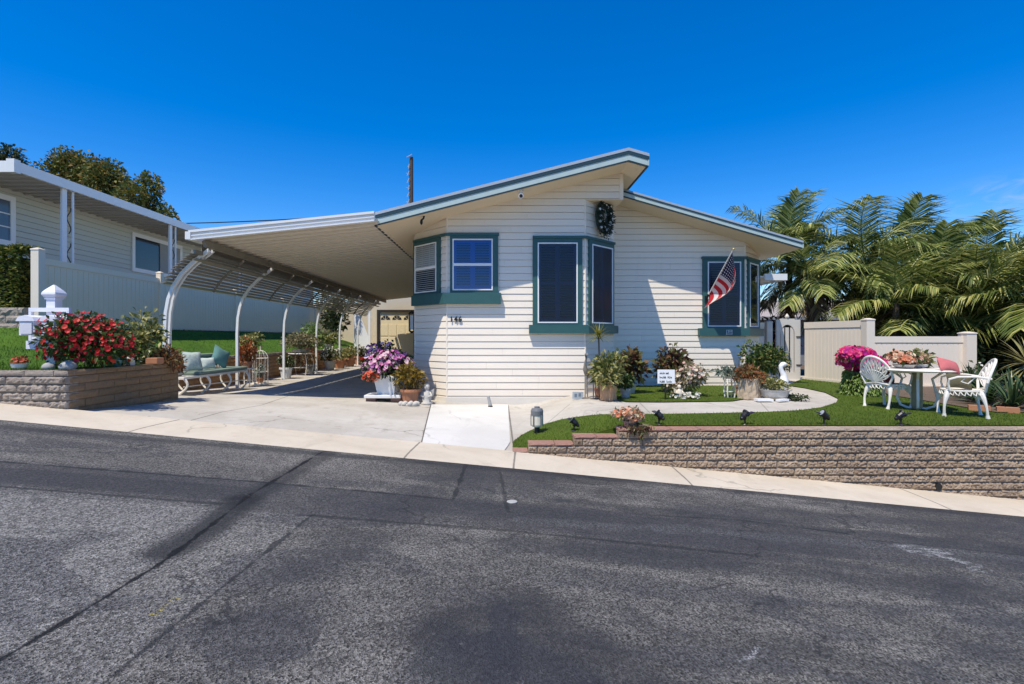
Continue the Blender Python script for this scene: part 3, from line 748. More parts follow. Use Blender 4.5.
# windows
def facet(p0, p1):
    d = Vector((p1[0]-p0[0], p1[1]-p0[1], 0)).normalized(); n = Vector((d.y, -d.x, 0)); o = Vector((p0[0], p0[1], 0))
    return lambda v: o + d*v.x + n*(-v.y) + Vector((0,0,v.z))      # local: x along, -y outward, z up
def window(parent, p0, p1, cu0, cu1, u0, u1, z0, z1, ztop, zsill, glassm, hung=False, shut='louvre'):
    xf = facet(p0, p1)
    m = MB(); dp = -0.055
    m.box(cu0, u0, dp, 0, zsill, ztop); m.box(u1, cu1, dp, 0, zsill, ztop); m.box(u0, u1, dp, 0, z1, ztop); m.box(u0, u1, dp, 0, zsill, z0)
    w = m.build('window', TEAL, parent, xf=xf)
    m = MB(); f = 0.026; d0, d1 = -0.066, -0.03
    m.box(u0, u0+f, d0, d1, z0, z1); m.box(u1-f, u1, d0, d1, z0, z1); m.box(u0+f, u1-f, d0, d1, z1-f, z1); m.box(u0+f, u1-f, d0, d1, z0, z0+f)
    if hung: zm = (z0+z1)/2; m.box(u0+f, u1-f, d0+.004, d1, zm-0.028, zm+0.028)
    m.build('frame', WHITE, w, xf=xf)
    m = MB(); m.add([(u0+f*.5, -0.048, z0+f*.5), (u1-f*.5, -0.048, z0+f*.5), (u1-f*.5, -0.048, z1-f*.5), (u0+f*.5, -0.048, z1-f*.5)], [(0,1,2,3)]); m.build('pane', glassm, w, xf=xf, recalc=False)
    m = MB(); m.box(u0, u1, -0.024, -0.0185, z0, z1, 1)
    if shut == 'louvre':
        npan = 2; pw = (u1-u0-2*f)/npan
        for i in range(npan):
            a = u0+f+pw*i; b = a+pw; s_ = pw*0.13
            m.box(a, a+s_, -0.04, -0.026, z0+f, z1-f); m.box(b-s_, b, -0.04, -0.026, z0+f, z1-f)
            zc = (z0+z1)/2
            for zz in (z0+f, zc-0.03, z1-f-0.06): m.box(a+s_, b-s_, -0.04, -0.026, zz, zz+0.06)
            z = z0+f+0.08
            while z < z1-f-0.08:
                m.obox(((a+b)/2, -0.033, z), (1,0,0), (0,0.8,0.6), (0,-0.6,0.8), (pw-2*s_)/2, 0.003, 0.019); z += 0.055
    elif shut == 'blind':
        z = z0+f+0.03
        while z < z1-f: m.obox(((u0+u1)/2, -0.033, z), (1,0,0), (0,0.35,0.94), (0,-0.94,0.35), (u1-u0)/2-f, 0.021 if z > (z0+z1)/2 else 0.008, 0.002); z += 0.044
        k = 3
        for i in range(1, k): x = u0+(u1-u0)*i/k; m.box(x-.012, x+.012, -0.045, -0.043, (z0+z1)/2, z1)
        m.box(u0+f, u1-f, -0.045, -0.043, z0+(z1-z0)*.73, z0+(z1-z0)*.75)
    m.build('shutter' if shut == 'louvre' else 'blind', [SHUT, DARKIN], w, xf=xf)
    return w
s2 = sqrt(2)
La = (Vector(B) - Vector(A)).length
# left corner window pair
window(house, A, B, La-0.82*s2, La-0.13*s2, La-0.775*s2, La-0.21*s2, 2.42, 3.50, 3.585, 2.36, GL_CLR, True, 'blind')
window(house, B, C, 0.07, 1.10, 0.125, 0.985, 2.42, 3.52, 3.585, 2.36, GL_BLUE, True)
bx = B[0]
path_prism(mm := MB(), [(-1.93,11.79), B, (0.02, 11.0)], 0.0, 0.14, 2.13, 2.36); mm.build('window_sill', TEAL, house)
path_prism(mm := MB(), [(-1.95,11.81), B, (-0.02, 11.0)], 0.0, 0.075, 3.587, 3.64); mm.build('window_head', TEAL, house)
# middle corner pair
window(house, B, C, 1.84, 2.90, 1.945, 2.80, 1.72, 3.44, 3.53, 1.68, GL_DARK)
window(house, C, D, 0.06*s2, 0.745*s2, 0.13*s2, 0.70*s2, 1.72, 3.44, 3.53, 1.68, GL_DARK)
path_prism(mm := MB(), [(0.62,11.0), C, (2.60,11.77)], 0.0, 0.14, 1.50, 1.68); mm.build('window_sill', TEAL, house)
path_prism(mm := MB(), [(0.70,11.0), C, (2.59,11.76)], 0.0, 0.075, 3.532, 3.585); mm.build('window_head', TEAL, house)
# flag window pair
xo = 2.6
window(house, E, F, 4.97-xo, 5.99-xo, 5.09-xo, 5.905-xo, 1.68, 3.27, 3.34, 1.64, GL_DARK)
window(house, F, G_, 0.06*s2, 0.64*s2, 0.125*s2, 0.54*s2, 1.68, 3.27, 3.34, 1.64, GL_CLR, False, 'none')
path_prism(mm := MB(), [(4.86,12.6), F, (6.69,13.26)], 0.0, 0.14, 1.45, 1.64); mm.build('window_sill', TEAL, house)
path_prism(mm := MB(), [(4.95,12.6), F, (6.68,13.25)], 0.0, 0.075, 3.342, 3.40); mm.build('window_head', TEAL, house)
# house number
fc = bpy.data.curves.new('house_number', 'FONT'); fc.body = '146'; fc.size = 0.16; fc.offset = 0.004; fc.extrude = 0.006; fc.space_character = 1.15; fc.materials.append(BLACK)
no = bpy.data.objects.new('house_number', fc); COL.objects.link(no); no.parent = house
no.location = Vector((-1.08, 10.962, 1.748)) - house.location; no.rotation_euler = (radians(90), 0, 0)
bpy.context.view_layer.update()
nm = bpy.data.meshes.new_from_object(no.evaluated_get(bpy.context.evaluated_depsgraph_get()))
nl_, nr_ = no.location.copy(), no.rotation_euler.copy(); bpy.data.objects.remove(no)
no = bpy.data.objects.new('house_number', nm); COL.objects.link(no); no.parent = house; no.location = nl_; no.rotation_euler = nr_

# ------------------------------------------------------------------ carport
carport = thing('carport', 'white aluminium carport with curved slatted side and six arched posts', 'carport', (-4.5, 19, 0.05))
CE = 25.7; CX0, CX1 = -5.90, -2.42
cz = lambda x: 3.33 + 0.103*(x - CX0)
m = MB(); n = 0
y = 9.86
while y < CE - 0.05:
    CP = CX0 + 0.065
    q = [(CP, cz(CP)), (CX1, cz(CX1)), (CX1, cz(CX1)+0.05), (CP, cz(CP)+0.05)]
    m.prism_y(q, y, y + 0.262); m.prism_y([(CP, cz(CP)-0.035), (CX1, cz(CX1)-0.035), (CX1, cz(CX1)+0.05), (CP, cz(CP)+0.05)], y + 0.264, y + 0.298)
    y += 0.30
m.build('roof_panel', CPAN, carport)
m = MB()
lin = lambda y0, y1, d0, d1: m.prism_y([(CX0-0.04, cz(CX0-.04)+d0), (CX1+0.02, cz(CX1+.02)+d0), (CX1+0.02, cz(CX1+.02)+d1), (CX0-0.04, cz(CX0-.04)+d1)], y0, y1)
lin(9.79, 9.84, -0.06, 0.13); lin(9.755, 9.788, 0.085, 0.13); lin(9.755, 9.788, -0.06, -0.035); lin(9.765, 9.788, 0.015, 0.035)
m.build('front_fascia', WALUM, carport)
m = MB(); m.box(CX0-0.10, CX0-0.002, 9.75, CE, cz(CX0)-0.05, cz(CX0)+0.10); m.build('gutter', WALUM, carport)
m = MB()
y = 10.0
while y < CE-.1: m.box(CX0+0.07, CX0+0.16, y, y+0.12, cz(CX0)-0.10, cz(CX0)-0.036); y += 0.30
m.box(CX0+0.162, CX0+0.22, 9.9, CE-.1, cz(CX0)-0.17, cz(CX0)-0.038)
m.build('edge_beam', flat('weathered_beam', (0.22,0.19,0.15), 0.7, 0.3), carport)
def arc_pts(x_off=0.0, z0=None):
    pts = [(-6.67, 1.50), (-6.65, 1.90), (-6.60, 2.18), (-6.50, 2.44), (-6.34, 2.68), (-6.14, 2.88), (-5.95, 3.03), (-5.78, 3.16)]
    return pts
def post_mesh(y, base, r=0.031, parent=carport):
    m = MB()
    p = [(-6.67, y, base), (-6.67, y, 0.8)] + [(x, y, z) for x, z in arc_pts()]
    m.tube(p, r, 4, square=True); m.box(-6.74, -6.60, y-0.07, y+0.07, base-0.02, base+0.012)
    return m.build('post', WALUM, parent)
PY = [10.2, 13.0, 15.8, 18.6, 21.3, 24.0]
for i, y in enumerate(PY): post_mesh(y, zlot(-6.67, y) - 0.01)
post_mesh(10.33, zlot(-6.67, 10.33) - 0.01, 0.028)
# slats run the length of the carport outside the arches
m = MB(); AP = [Vector((x, 0, z)) for x, z in arc_pts()][3:] ; AP[-1] = Vector((-5.97, 0, 3.03))
Ls = [0]
for a, b in zip(AP, AP[1:]): Ls.append(Ls[-1] + (b-a).length)
NS = 12
for i in range(NS):
    d = Ls[-1]*i/(NS-1); j = 0
    while j < len(Ls)-2 and Ls[j+1] < d: j += 1
    p = AP[j].lerp(AP[j+1], (d-Ls[j])/(Ls[j+1]-Ls[j])); tg = (AP[j+1]-AP[j]).normalized(); nn = Vector((-tg.z, 0, tg.x))
    c = p + nn*0.085
    ax = Vector((0.97, 0, 0.24)).normalized(); az = Vector((-ax.z, 0, ax.x))
    m.obox((c.x, (10.0+25.2)/2, c.z), ax, (0,1,0), az, 0.048, (25.2-10.0)/2, 0.006)
m.build('slat', SLATM, carport)
m = MB(); m.box(-5.985, -5.895, 9.92, 25.3, 3.04, 3.115); m.box(-5.985, -5.965, 10.25, 25.3, 3.116, 3.278); m.build('top_rail', SLATM, carport)
m = MB()
for y in [q + 1.4 for q in PY[:-1]]:
    m = MB(); m.tube([(x, y, z) for x, z in arc_pts()][3:], 0.02, 4, square=True); m.build('slat_bracket', SLATM, carport)
# ------------------------------------------------------------------ storage shed at the end of the carport
shed = thing('storage_shed', 'cream storage shed with a paneled double door at the far end of the carport', 'shed', (-4.3, 26.5, 0.1))
CREAM = flat('cream_stucco', (0.62,0.54,0.40), 0.8, 0.1, 3, 0.2)
m = MB(); YS = 26.5
m.box(-6.42, -6.27, YS, YS+.15, 0, 3.75); m.box(-4.36, -1.98, YS, YS+.15, 0, 3.75); m.box(-6.27, -4.36, YS, YS+.15, 2.78, 3.75)
m.box(-6.42, -1.98, YS+.15, YS+2.4, 0, 3.72); m.build('wall', CREAM, shed)
m = MB(); m.box(-6.36, -6.24, YS-.05, YS-.003, 0.02, 2.86); m.box(-4.45, -4.33, YS-.05, YS-.003, 0.02, 2.86); m.box(-6.24, -4.45, YS-.05, YS-.003, 2.75, 2.86)
m.build('door_frame', flat('dark_brown_trim', (0.035,0.025,0.02), 0.6), shed)
m = MB(); m.box(-6.235, -4.455, YS+.03, YS+.07, 0.02, 2.745)
for i in range(4):
    for j in range(3):
        x = -6.22 + i*0.44; z = 0.12 + j*0.68; m.box(x+.04, x+.42, YS+.012, YS+.028, z+.04, z+.62)
door = m.build('door', flat('cream_door', (0.80,0.68,0.44), 0.5, 0.06), shed)
for i in range(3):
    m = MB(); cx = -5.93 + 0.59*i
    for k in range(4):
        a0, a1 = pi*k/4 + 0.06, pi*(k+1)/4 - 0.06
        vs = [(cx + 0.04*cos((a0+a1)/2), YS+.02, 2.34 + .03*sin((a0+a1)/2))] + [(cx + 0.24*cos(mix(a0,a1,q/4)), YS+.02, 2.34 + 0.22*sin(mix(a0,a1,q/4))) for q in range(5)]
        m.add(vs, [tuple(range(6))])
    m.build('fan_window', DARKIN, door)

# ------------------------------------------------------------------ neighbour's house up on the terrace
nb = thing('neighbour_house', 'sage green lap sided house with long white patio roof above the tall vinyl fence', 'house', (-13, 12, 1.64))
XW, XE = -12.4, -10.9
bm = bmesh.new(); siding(bm, (-20, 11.2), (XW, 11.2), 1.6, 5.25, h=0.15); siding(bm, (XW, 11.2), (XW, 34), 1.6, 5.25, h=0.15); link_bm(bm, 'wall', W_NEI, nb)
m = MB(); m.box(-20, XW-0.03, 11.25, 34, 1.6, 5.2); m.build('wall_core', DARKIN, nb)
m = MB()
x = 11.55
while x < 30: m.box(-13.0, XE-.02, x, x+0.26, 5.17, 5.23); m.box(-13.0, XE-.02, x+.262, x+.298, 5.13, 5.23); x += 0.30
rf = m.build('roof_panel', flat('grey_pan_roof', (0.50,0.49,0.45), 0.5), nb)
m = MB(); m.box(-22, -12.45, 11.55, 34, 5.26, 5.33); m.prism_y([(-22,5.33),(-12.45,5.33),(-17,5.8)], 12.5, 34); m.build('roof', SHING, nb)
m = MB(); m.box(XE-.015, XE+.05, 11.52, 32, 5.14, 5.37); m.box(-22, XE-.017, 11.46, 11.53, 5.12, 5.37); m.build('fascia', WALUM, nb)
m = MB(); m.box(XE-.10, XE+.08, 11.40, 11.56, 5.10, 5.40); m.build('gutter_end', WALUM, nb)
for y in (12.85, 17.0, 21.5):
    m = MB(); m.box(XE-.075, XE-.025, y-.07, y+.07, 1.64, 5.14); m.box(XE-.065, XE-.035, y+.24, y+.30, 1.64, 5.14)
    ps = m.build('post', WALUM, nb)
    m = MB()
    for zc in (2.6, 3.5, 4.4):
        s = 1
        pts = [(XE-.05, y+.155+.06*sin(q*0.75), zc-.35+.06*q) for q in range(12)]; m.tube(pts, 0.012, 5)
    m.build('scroll_iron', BLACK, ps)
def nwin(y0, y1, z0, z1, slide):
    m = MB(); f = 0.13; x0, x1 = XW+.018, XW+.06
    m.box(x0, x1, y0, y0+f, z0, z1); m.box(x0, x1, y1-f, y1, z0, z1); m.box(x0, x1, y0+f, y1-f, z1-f, z1); m.box(x0, x1, y0+f, y1-f, z0, z0+f)
    w = m.build('window', WHITE, nb)
    m = MB(); m.box(x0+.005, x0+.012, y0+f, y1-f, z0+f, z1-f); m.build('pane', flat('dark_pane', (0.03,0.035,0.04), 0.08, 0.1, spec=0.6) if slide else flat('blind_pane', (0.10,0.13,0.17), 0.1, 0.2, spec=0.6), w)
    m = MB()
    if slide: m.box(x0+.014, x0+.04, y0+f+(y1-y0-2*f)*.52, y0+f+(y1-y0-2*f)*.57, z0+f, z1-f); m.box(x0+.014, x0+.018, y0+f+(y1-y0-2*f)*.58, y1-f, z0+f, z1-f)
    else:
        for k in (1,2): z = z0+f+(z1-z0-2*f)*k/3; m.box(x0+.014, x0+.03, y0+f, y1-f, z-.015, z+.015)
        m.box(x0+.014, x0+.029, (y0+y1)/2-.015, (y0+y1)/2+.015, z0+f, z1-f)
    m.build('sash', WHITE if not slide else flat('pale_curtain', (0.30,0.31,0.30), 0.7), w)
nwin(11.6, 13.05, 3.72, 4.98, False); nwin(17.2, 19.9, 3.65, 4.97, True)

# ------------------------------------------------------------------ vinyl fences
def fence_panel(m, a, b, z0, z1, rail=0.13, bw=0.15, th=0.02, zt=None):
    """boards between two rails, from a to b"""
    a, b = Vector((a[0], a[1], 0)), Vector((b[0], b[1], 0)); d = b-a; L = d.length; d.normalize(); n = Vector((d.y, -d.x, 0))
    def bx(u0, u1, w, q0, q1): c = a + d*((u0+u1)/2) + Vector((0,0,(q0+q1)/2)); m.obox(c, d, n, (0,0,1), (u1-u0)/2, w/2, (q1-q0)/2)
    bx(0, L, 0.05, z0, z0+rail); bx(0, L, 0.05, z1-rail, z1)
    k = max(1, round(L/bw)); w = L/k
    for i in range(k): bx(i*w+.007, (i+1)*w-.007, th, z0+rail+.001, z1-rail-(.022 if i >= 0 else 0))
    bx(0, L, th-.014, z0+rail, z1-rail)
def fence_post(m, p, z0, z1, s=0.065):
    m.box(p[0]-s, p[0]+s, p[1]-s, p[1]+s, z0, z1)
    m.lathe([(s*1.55, z1), (s*1.55, z1+.025), (s*0.4, z1+.055)], 4, (p[0], p[1], 0), ang=pi/4)
fl = thing('vinyl_fence', 'tall grey vinyl privacy fence along the terrace below the neighbouring house', 'fence', (-9.5, 10.5, 1.6))
ys = [10.53, 14.3, 18.4, 22.4, 26.3, 30.0]
for a, b in zip(ys, ys[1:]):
    m = MB(); fence_panel(m, (-9.5, a+.07), (-9.5, b-.07), 1.60, 3.06); m.build('panel', VINYLG, fl)
for i, y in enumerate(ys):
    m = MB(); fence_post(m, (-9.5, y), 1.2, 3.20 if i < 2 else 3.12, 0.08 if i == 0 else .065); m.build('post', VINYL if i == 0 else VINYLG, fl)
fr = thing('vinyl_fence', 'taupe vinyl fence behind the white patio set and hot pink flowers', 'fence', (9, 12.5, 0.15))
gp = (8.55, 14.5); c1 = (8.98, 12.5); c2 = (11.27, 12.35)
m = MB(); fence_panel(m, (gp[0]+.02, gp[1]-.10), (c1[0]-.015, c1[1]+.08), 0.13, 1.84, 0.17, 0.12); m.build('panel', VINYL, fr)
m = MB(); fence_panel(m, (c1[0]+.08, c1[1]-.01), (c2[0]-.1, c2[1]), 0.13, 1.44, 0.15, 0.12); m.build('panel', VINYL, fr)
m = MB(); fence_post(m, c1, 0.05, 1.83, 0.10); m.build('post', VINYL, fr)
m = MB(); fence_post(m, c2, 0.05, 1.50, 0.12); m.build('post', VINYL, fr)
m = MB(); m.prism([(gp[0]+.05, gp[1]-.15),(c1[0]-.05,c1[1]),(c1[0]-.03,c1[1]-.14),(9.0,12.24),(11.3,12.2),(11.3,12.3),(9.0,12.5)], 0.05, 0.19); m.build('kick_board', flat('pinkish_board', (0.50,0.42,0.35), 0.8, 0.15), fr)
gate = thing('garden_gate', 'cream arched picket gate between the house corner and the taupe fence', 'gate', (8.1, 14.55, 0.15))
VIN2 = flat('cream_vinyl', (0.58,0.54,0.48), 0.5, 0.05)
m = MB(); gx0, gx1 = 7.92, 8.36; gy = 14.55
m.box(7.84, 7.95, gy-.03, gy+.03, 0.22, 1.92); m.box(8.36, 8.52, gy-.03, gy+.03, 0.22, 1.92)
m.box(7.95, 8.36, gy-.03, gy+.03, 0.22, 0.42)
arc = [(7.95, 1.95), (8.36, 1.95)] + [(8.155 + 0.205*cos(pi*k/12), 1.50 + 0.28*sin(pi*k/12)) for k in range(13)]
m.prism_y(arc, gy-.028, gy+.028)
m.build('frame', VIN2, gate)
for k in range(3):
    m = MB(); x = 7.975 + k*0.135; m.box(x, x+.095, gy-.01, gy+.012, 0.421, 1.70); m.build('picket', VIN2, gate)
for z in (0.62, 1.42):
    m = MB(); m.box(8.40, 8.56, gy-.05, gy-.032, z, z+.03); m.build('hinge', BLACK, gate)
m = MB(); m.box(8.585, 8.62, gy-.22, gy-.18, 0.35, 1.62); m.build('hinge_post', flat('dark_steel', (0.10,0.09,0.08), 0.5), gate)
m = MB(); m.lathe([(0.03,0),(0.055,.03),(0.06,.06),(0.03,.11),(0.012,.14)], 10, (8.155, gy, 1.952)); m.build('finial', VIN2, gate)
sf = thing('side_fence', 'short grey blue vinyl fence section between house wall and gate in shade', 'fence', (7.4, 14.6, 0.15))
m = MB(); fence_panel(m, (6.72, 14.62), (7.55, 14.62), 0.13, 1.84, 0.12, 0.15); m.build('panel', VINYL, sf)
m = MB(); fence_post(m, (7.66, 14.6), 0.05, 1.84, 0.075); m.build('post', VIN2, sf)

# ------------------------------------------------------------------ right neighbour's roof below the palms
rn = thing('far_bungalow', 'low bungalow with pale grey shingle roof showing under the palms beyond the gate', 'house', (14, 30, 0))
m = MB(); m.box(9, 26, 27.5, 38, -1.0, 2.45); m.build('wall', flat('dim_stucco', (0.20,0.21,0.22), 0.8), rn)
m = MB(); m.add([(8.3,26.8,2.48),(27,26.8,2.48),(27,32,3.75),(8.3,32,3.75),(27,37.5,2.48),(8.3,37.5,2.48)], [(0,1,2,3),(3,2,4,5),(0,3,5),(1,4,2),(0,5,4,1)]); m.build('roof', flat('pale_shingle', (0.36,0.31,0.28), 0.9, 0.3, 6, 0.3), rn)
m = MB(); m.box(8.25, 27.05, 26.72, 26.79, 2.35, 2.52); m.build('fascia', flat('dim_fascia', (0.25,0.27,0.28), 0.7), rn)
aw = thing('window_awning', 'small white metal awning sticking out from the far side of the house', 'awning', (7.1, 14.2, 2.9))
m = MB()
for k in range(5): m.add([(6.72, 13.6+.36*k, 3.02), (7.52, 13.6+.36*k, 2.98), (7.52, 13.94+.36*k, 2.98), (6.72, 13.94+.36*k, 3.02),(6.72, 13.6+.36*k, 3.06), (7.52, 13.6+.36*k, 3.02), (7.52, 13.94+.36*k, 3.02), (6.72, 13.94+.36*k, 3.06)], [(0,1,2,3),(4,5,6,7),(0,1,5,4),(1,2,6,5),(2,3,7,6),(3,0,4,7)])
m.build('panel', WALUM, aw)
m = MB(); m.box(7.0, 7.6, 13.54, 13.585, 2.93, 3.10); m.box(7.53, 7.60, 13.59, 15.4, 2.93, 3.10); m.build('fascia', WALUM, aw)

# ------------------------------------------------------------------ utility pole and cable
up = thing('utility_pole', 'dark wooden utility pole with climbing pegs rising behind the roof', 'utility pole', (-7.8, 45, 0))
m = MB(); m.tube([(-7.8,45,-1),(-7.8,45,17.3)], [0.21,0.17], 10); m.build('pole', WOODP, up)
GALV = flat('galvanised', (0.42,0.42,0.42), 0.5)
for k in range(7):
    m = MB(); z = 12.6 + k*0.62; m.bar((-7.8,44.9,z), (-8.22 if k%2 else -8.1,44.8,z+.12), 0.05, 0.05); m.bar((-8.12 if k%3 else -8.0,44.75,z-.12), (-7.93,44.75,z+.30), .05, .05); m.build('peg', GALV, up)
m = MB(); m.bar((-8.15,44.72,17.2),(-7.7,44.75,17.45),.05,.05)
m.build('top_bracket', GALV, up)
tag((lambda: (lambda mm: (mm.tube([(-60+52.2*k/16, 45+10*(1-k/16), 14.4-1.9*k/16-0.9*sin(pi*k/16)) for k in range(17)], 0.05, 5), mm.build('power_cable', BLACK))[1])(MB()))(), 'thin black overhead cable crossing the sky behind the carport roof', 'cable')

# ------------------------------------------------------------------ trees, hedge
def leafcloud(m, lobes, n, L, W, rg, up=0.2, shell=0.55, mi=0, droop=0.25):
    tot = sum(l[1]*l[2]*l[3] for l in lobes)
    for (c, rx, ry, rz) in lobes:
        k = int(n * rx*ry*rz / tot) if tot else 0
        for _ in range(k):
            while True:
                d = Vector((rg.gauss(0,1), rg.gauss(0,1), rg.gauss(0,1)))
                if d.length > .01: break
            d.normalize(); r = shell + (1-shell)*rg.random()**0.7
            if rg.random() < 0.12: r *= 1.12
            p = Vector(c) + Vector((d.x*rx*r, d.y*ry*r, d.z*rz*r))
            dd = d*0.8 + Vector((rg.uniform(-1,1), rg.uniform(-1,1), rg.uniform(-1,1)+up))*0.7
            s = rg.uniform(0.65, 1.25)
            m.leaf(p, dd, L*s, W*s, droop, mi)
def limb(m, a, b, r0, r1, rg, n=5, sag=0.0):
    a, b = Vector(a), Vector(b); pts = []
    for i in range(n+1):
        t_ = i/n; p = a.lerp(b, t_); j = (b-a).length*0.05
        if 0 < i < n: p += Vector((rg.uniform(-j,j), rg.uniform(-j,j), rg.uniform(-j,j)*.5))
        pts.append(p)
    m.tube(pts, [mix(r0, r1, i/n) for i in range(n+1)], 7)
OLIVE = leafm('olive_rust_leaf', [(0.06,0.09,0.024), (0.10,0.14,0.03), (0.15,0.18,0.04), (0.22,0.21,0.05), (0.32,0.18,0.045), (0.14,0.15,0.035)], 0.6, 0.2)
DKGR = leafm('dark_green_leaf', [(0.02,0.04,0.014), (0.035,0.06,0.02), (0.055,0.085,0.026), (0.08,0.08,0.025)], 0.55, 0.2)
def tree(label, x, y, ztop, w, mat, seed, nl=7, n=2600):
    rg = random.Random(seed); base = 2.0
    tr = thing('tree', label, 'tree', (x, y, base), group='trees behind the neighbouring house')
    m = MB(); hh = ztop - base; m.tube([(x, y, base-.3), (x+.15, y, base+hh*.3), (x-.05, y+.1, base+hh*.6)], [0.28, 0.22, 0.14], 8)
    lobes = []
    for i in range(nl):
        a = rg.uniform(0, 2*pi); r = rg.uniform(0.1, 0.85)*w; zz = ztop - hh*0.10 - rg.random()*hh*0.45
        s = rg.uniform(0.20, 0.38)*w
        c = Vector((x + r*cos(a), y + r*sin(a)*.7, zz)); lobes.append((c, s, s, s*rg.uniform(1.0, 1.8)))
        limb(m, (x, y, base+hh*.4), c, 0.10, 0.025, rg)
    lobes.append((Vector((x, y, ztop - w*.35)), w*.35, w*.35, w*.4))
    m.build('trunk', BARK, tr)
    m = MB(); leafcloud(m, lobes, int(n*2.6), 0.24, 0.12, rg, 0.3, 0.15); m.build('crown', mat, tr, recalc=False)
tree('dark feathery treetop at the far end of the row behind the white roof corner', -28.7, 30, 12.6, 2.0, DKGR, 21, 9, 2400)
tree('broad olive tree with rusty orange leaf tips above the white patio roof', -25.4, 30, 12.4, 2.6, OLIVE, 22, 16, 4600)
tree('olive and brown tree crown in the middle of the row above the patio roof', -22.5, 29.5, 11.6, 2.4, OLIVE, 23, 14, 3800)
tree('smaller dark tree crown closest to the carport in the row above the patio roof', -19.9, 29, 10.7, 1.9, OLIVE, 24, 12, 2800)
rg = random.Random(5)
hw = thing('stone_wall', 'low rough tan stone wall under the clipped hedge by the fence corner', 'garden wall', (-12, 10.4, 1.4))
m = MB()
for k in range(4): blockrow(m, -16, -9.62, 10.35, 1.38+.16*k, 0.16, 0.5, .25*(k%2), rg, 0.2, 0.03)
m.build('block_face', BLKL, hw)
hd = thing('hedge', 'clipped green hedge on the stone wall beside the fence corner', 'hedge', (-11, 11, 2.0))
HEDG = leafm('hedge_leaf', [(0.04,0.07,0.014), (0.07,0.11,0.022), (0.13,0.16,0.03), (0.32,0.29,0.07)], 0.45, 0.2)
m = MB()
for _ in range(9000):
    f = rg.random()
    x = rg.uniform(-14.5, -9.86) if f < .85 else -9.86 + rg.uniform(-.1, .04)
    top = rg.random() < 0.35
    y = rg.uniform(10.45, 11.0) if top else 10.45 + abs(rg.gauss(0, .1)); z = (3.22 + 0.05*sin(x*3) - abs(rg.gauss(0,.05))) if top else rg.uniform(1.95, 3.25)
    if f >= .85: y = rg.uniform(10.45, 11.0)
    m.leaf((x, y, z), (rg.uniform(-1,1), -0.9 if not top else rg.uniform(-1,.5), 1.0 if top else rg.uniform(-.3,.9)), rg.uniform(.07,.13), .055, 0.2)
m.build('foliage', HEDG, hd, recalc=False)
m = MB()
for i in range(10): x = -14.2+.48*i; limb(m, (x, 10.8, 1.9), (x+.1, 10.75, 3.0), .03, .015, rg)
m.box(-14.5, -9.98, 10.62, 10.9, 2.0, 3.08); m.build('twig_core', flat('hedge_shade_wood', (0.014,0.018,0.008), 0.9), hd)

# ------------------------------------------------------------------ palms
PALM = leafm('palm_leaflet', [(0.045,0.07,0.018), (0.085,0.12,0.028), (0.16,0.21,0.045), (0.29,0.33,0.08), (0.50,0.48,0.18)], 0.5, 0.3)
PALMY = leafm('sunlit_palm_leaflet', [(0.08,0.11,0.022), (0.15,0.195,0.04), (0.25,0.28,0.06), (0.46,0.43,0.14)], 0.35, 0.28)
PALMD = leafm('dry_palm_leaflet', [(0.22,0.16,0.07), (0.30,0.21,0.10), (0.12,0.07,0.04), (0.10,0.05,0.04)], 0.7, 0.15)
def frond(m, base, az, el, L, droop, wind, nl, LL, rg, mi=0, W=0.035):
    p = Vector(base); d = Vector((cos(az)*cos(el), sin(az)*cos(el), sin(el))); n = 16; st = L/n; pts = [p.copy()]; ds = [d.copy()]
    for i in range(n):
        t_ = i/n
        d = (d + Vector((wind*st*(0.3+t_), 0, -droop*st*(0.35+1.3*t_)))).normalized(); p = p + d*st; pts.append(p.copy()); ds.append(d.copy())
    m.tube(pts, [mix(0.022, 0.005, i/n) for i in range(n+1)], 4, mi)
    up = Vector((0,0,1))
    for k in range(nl):
        t_ = 0.12 + 0.88*k/nl; f = t_*n; i = min(n-1, int(f)); q = pts[i].lerp(pts[i+1], f-i); d = ds[i].lerp(ds[min(n, i+1)], f-i)
        sd = d.cross(up)
        if sd.length < .05: sd = Vector((1,0,0))
        sd.normalize(); nu = sd.cross(d).normalized()
        l = LL*(0.35 + 0.65*sin(pi*min(1, t_*0.85+0.12))**0.7)*rg.uniform(.8, 1.12)
        for s_ in (1, -1):
            ld = (sd*s_*0.62 + d*0.66 + nu*rg.uniform(-.05,.3) + Vector((wind*.45, 0, -.18))).normalized()
            w = W*rg.uniform(.75, 1.1); wd_ = d.cross(ld).cross(ld).normalized()
            m1 = q + ld*l*0.5; l2 = (ld*.85 + Vector((wind*.25, 0, -0.62*rg.uniform(.3,1.5)))).normalized(); tip = m1 + l2*l*.55
            v = [q + wd_*w*.25, q - wd_*w*.25, m1 - wd_*w*.5, m1 + wd_*w*.5, tip]
            m.add(v, [(0,1,2,3), (3,2,4)], mi)
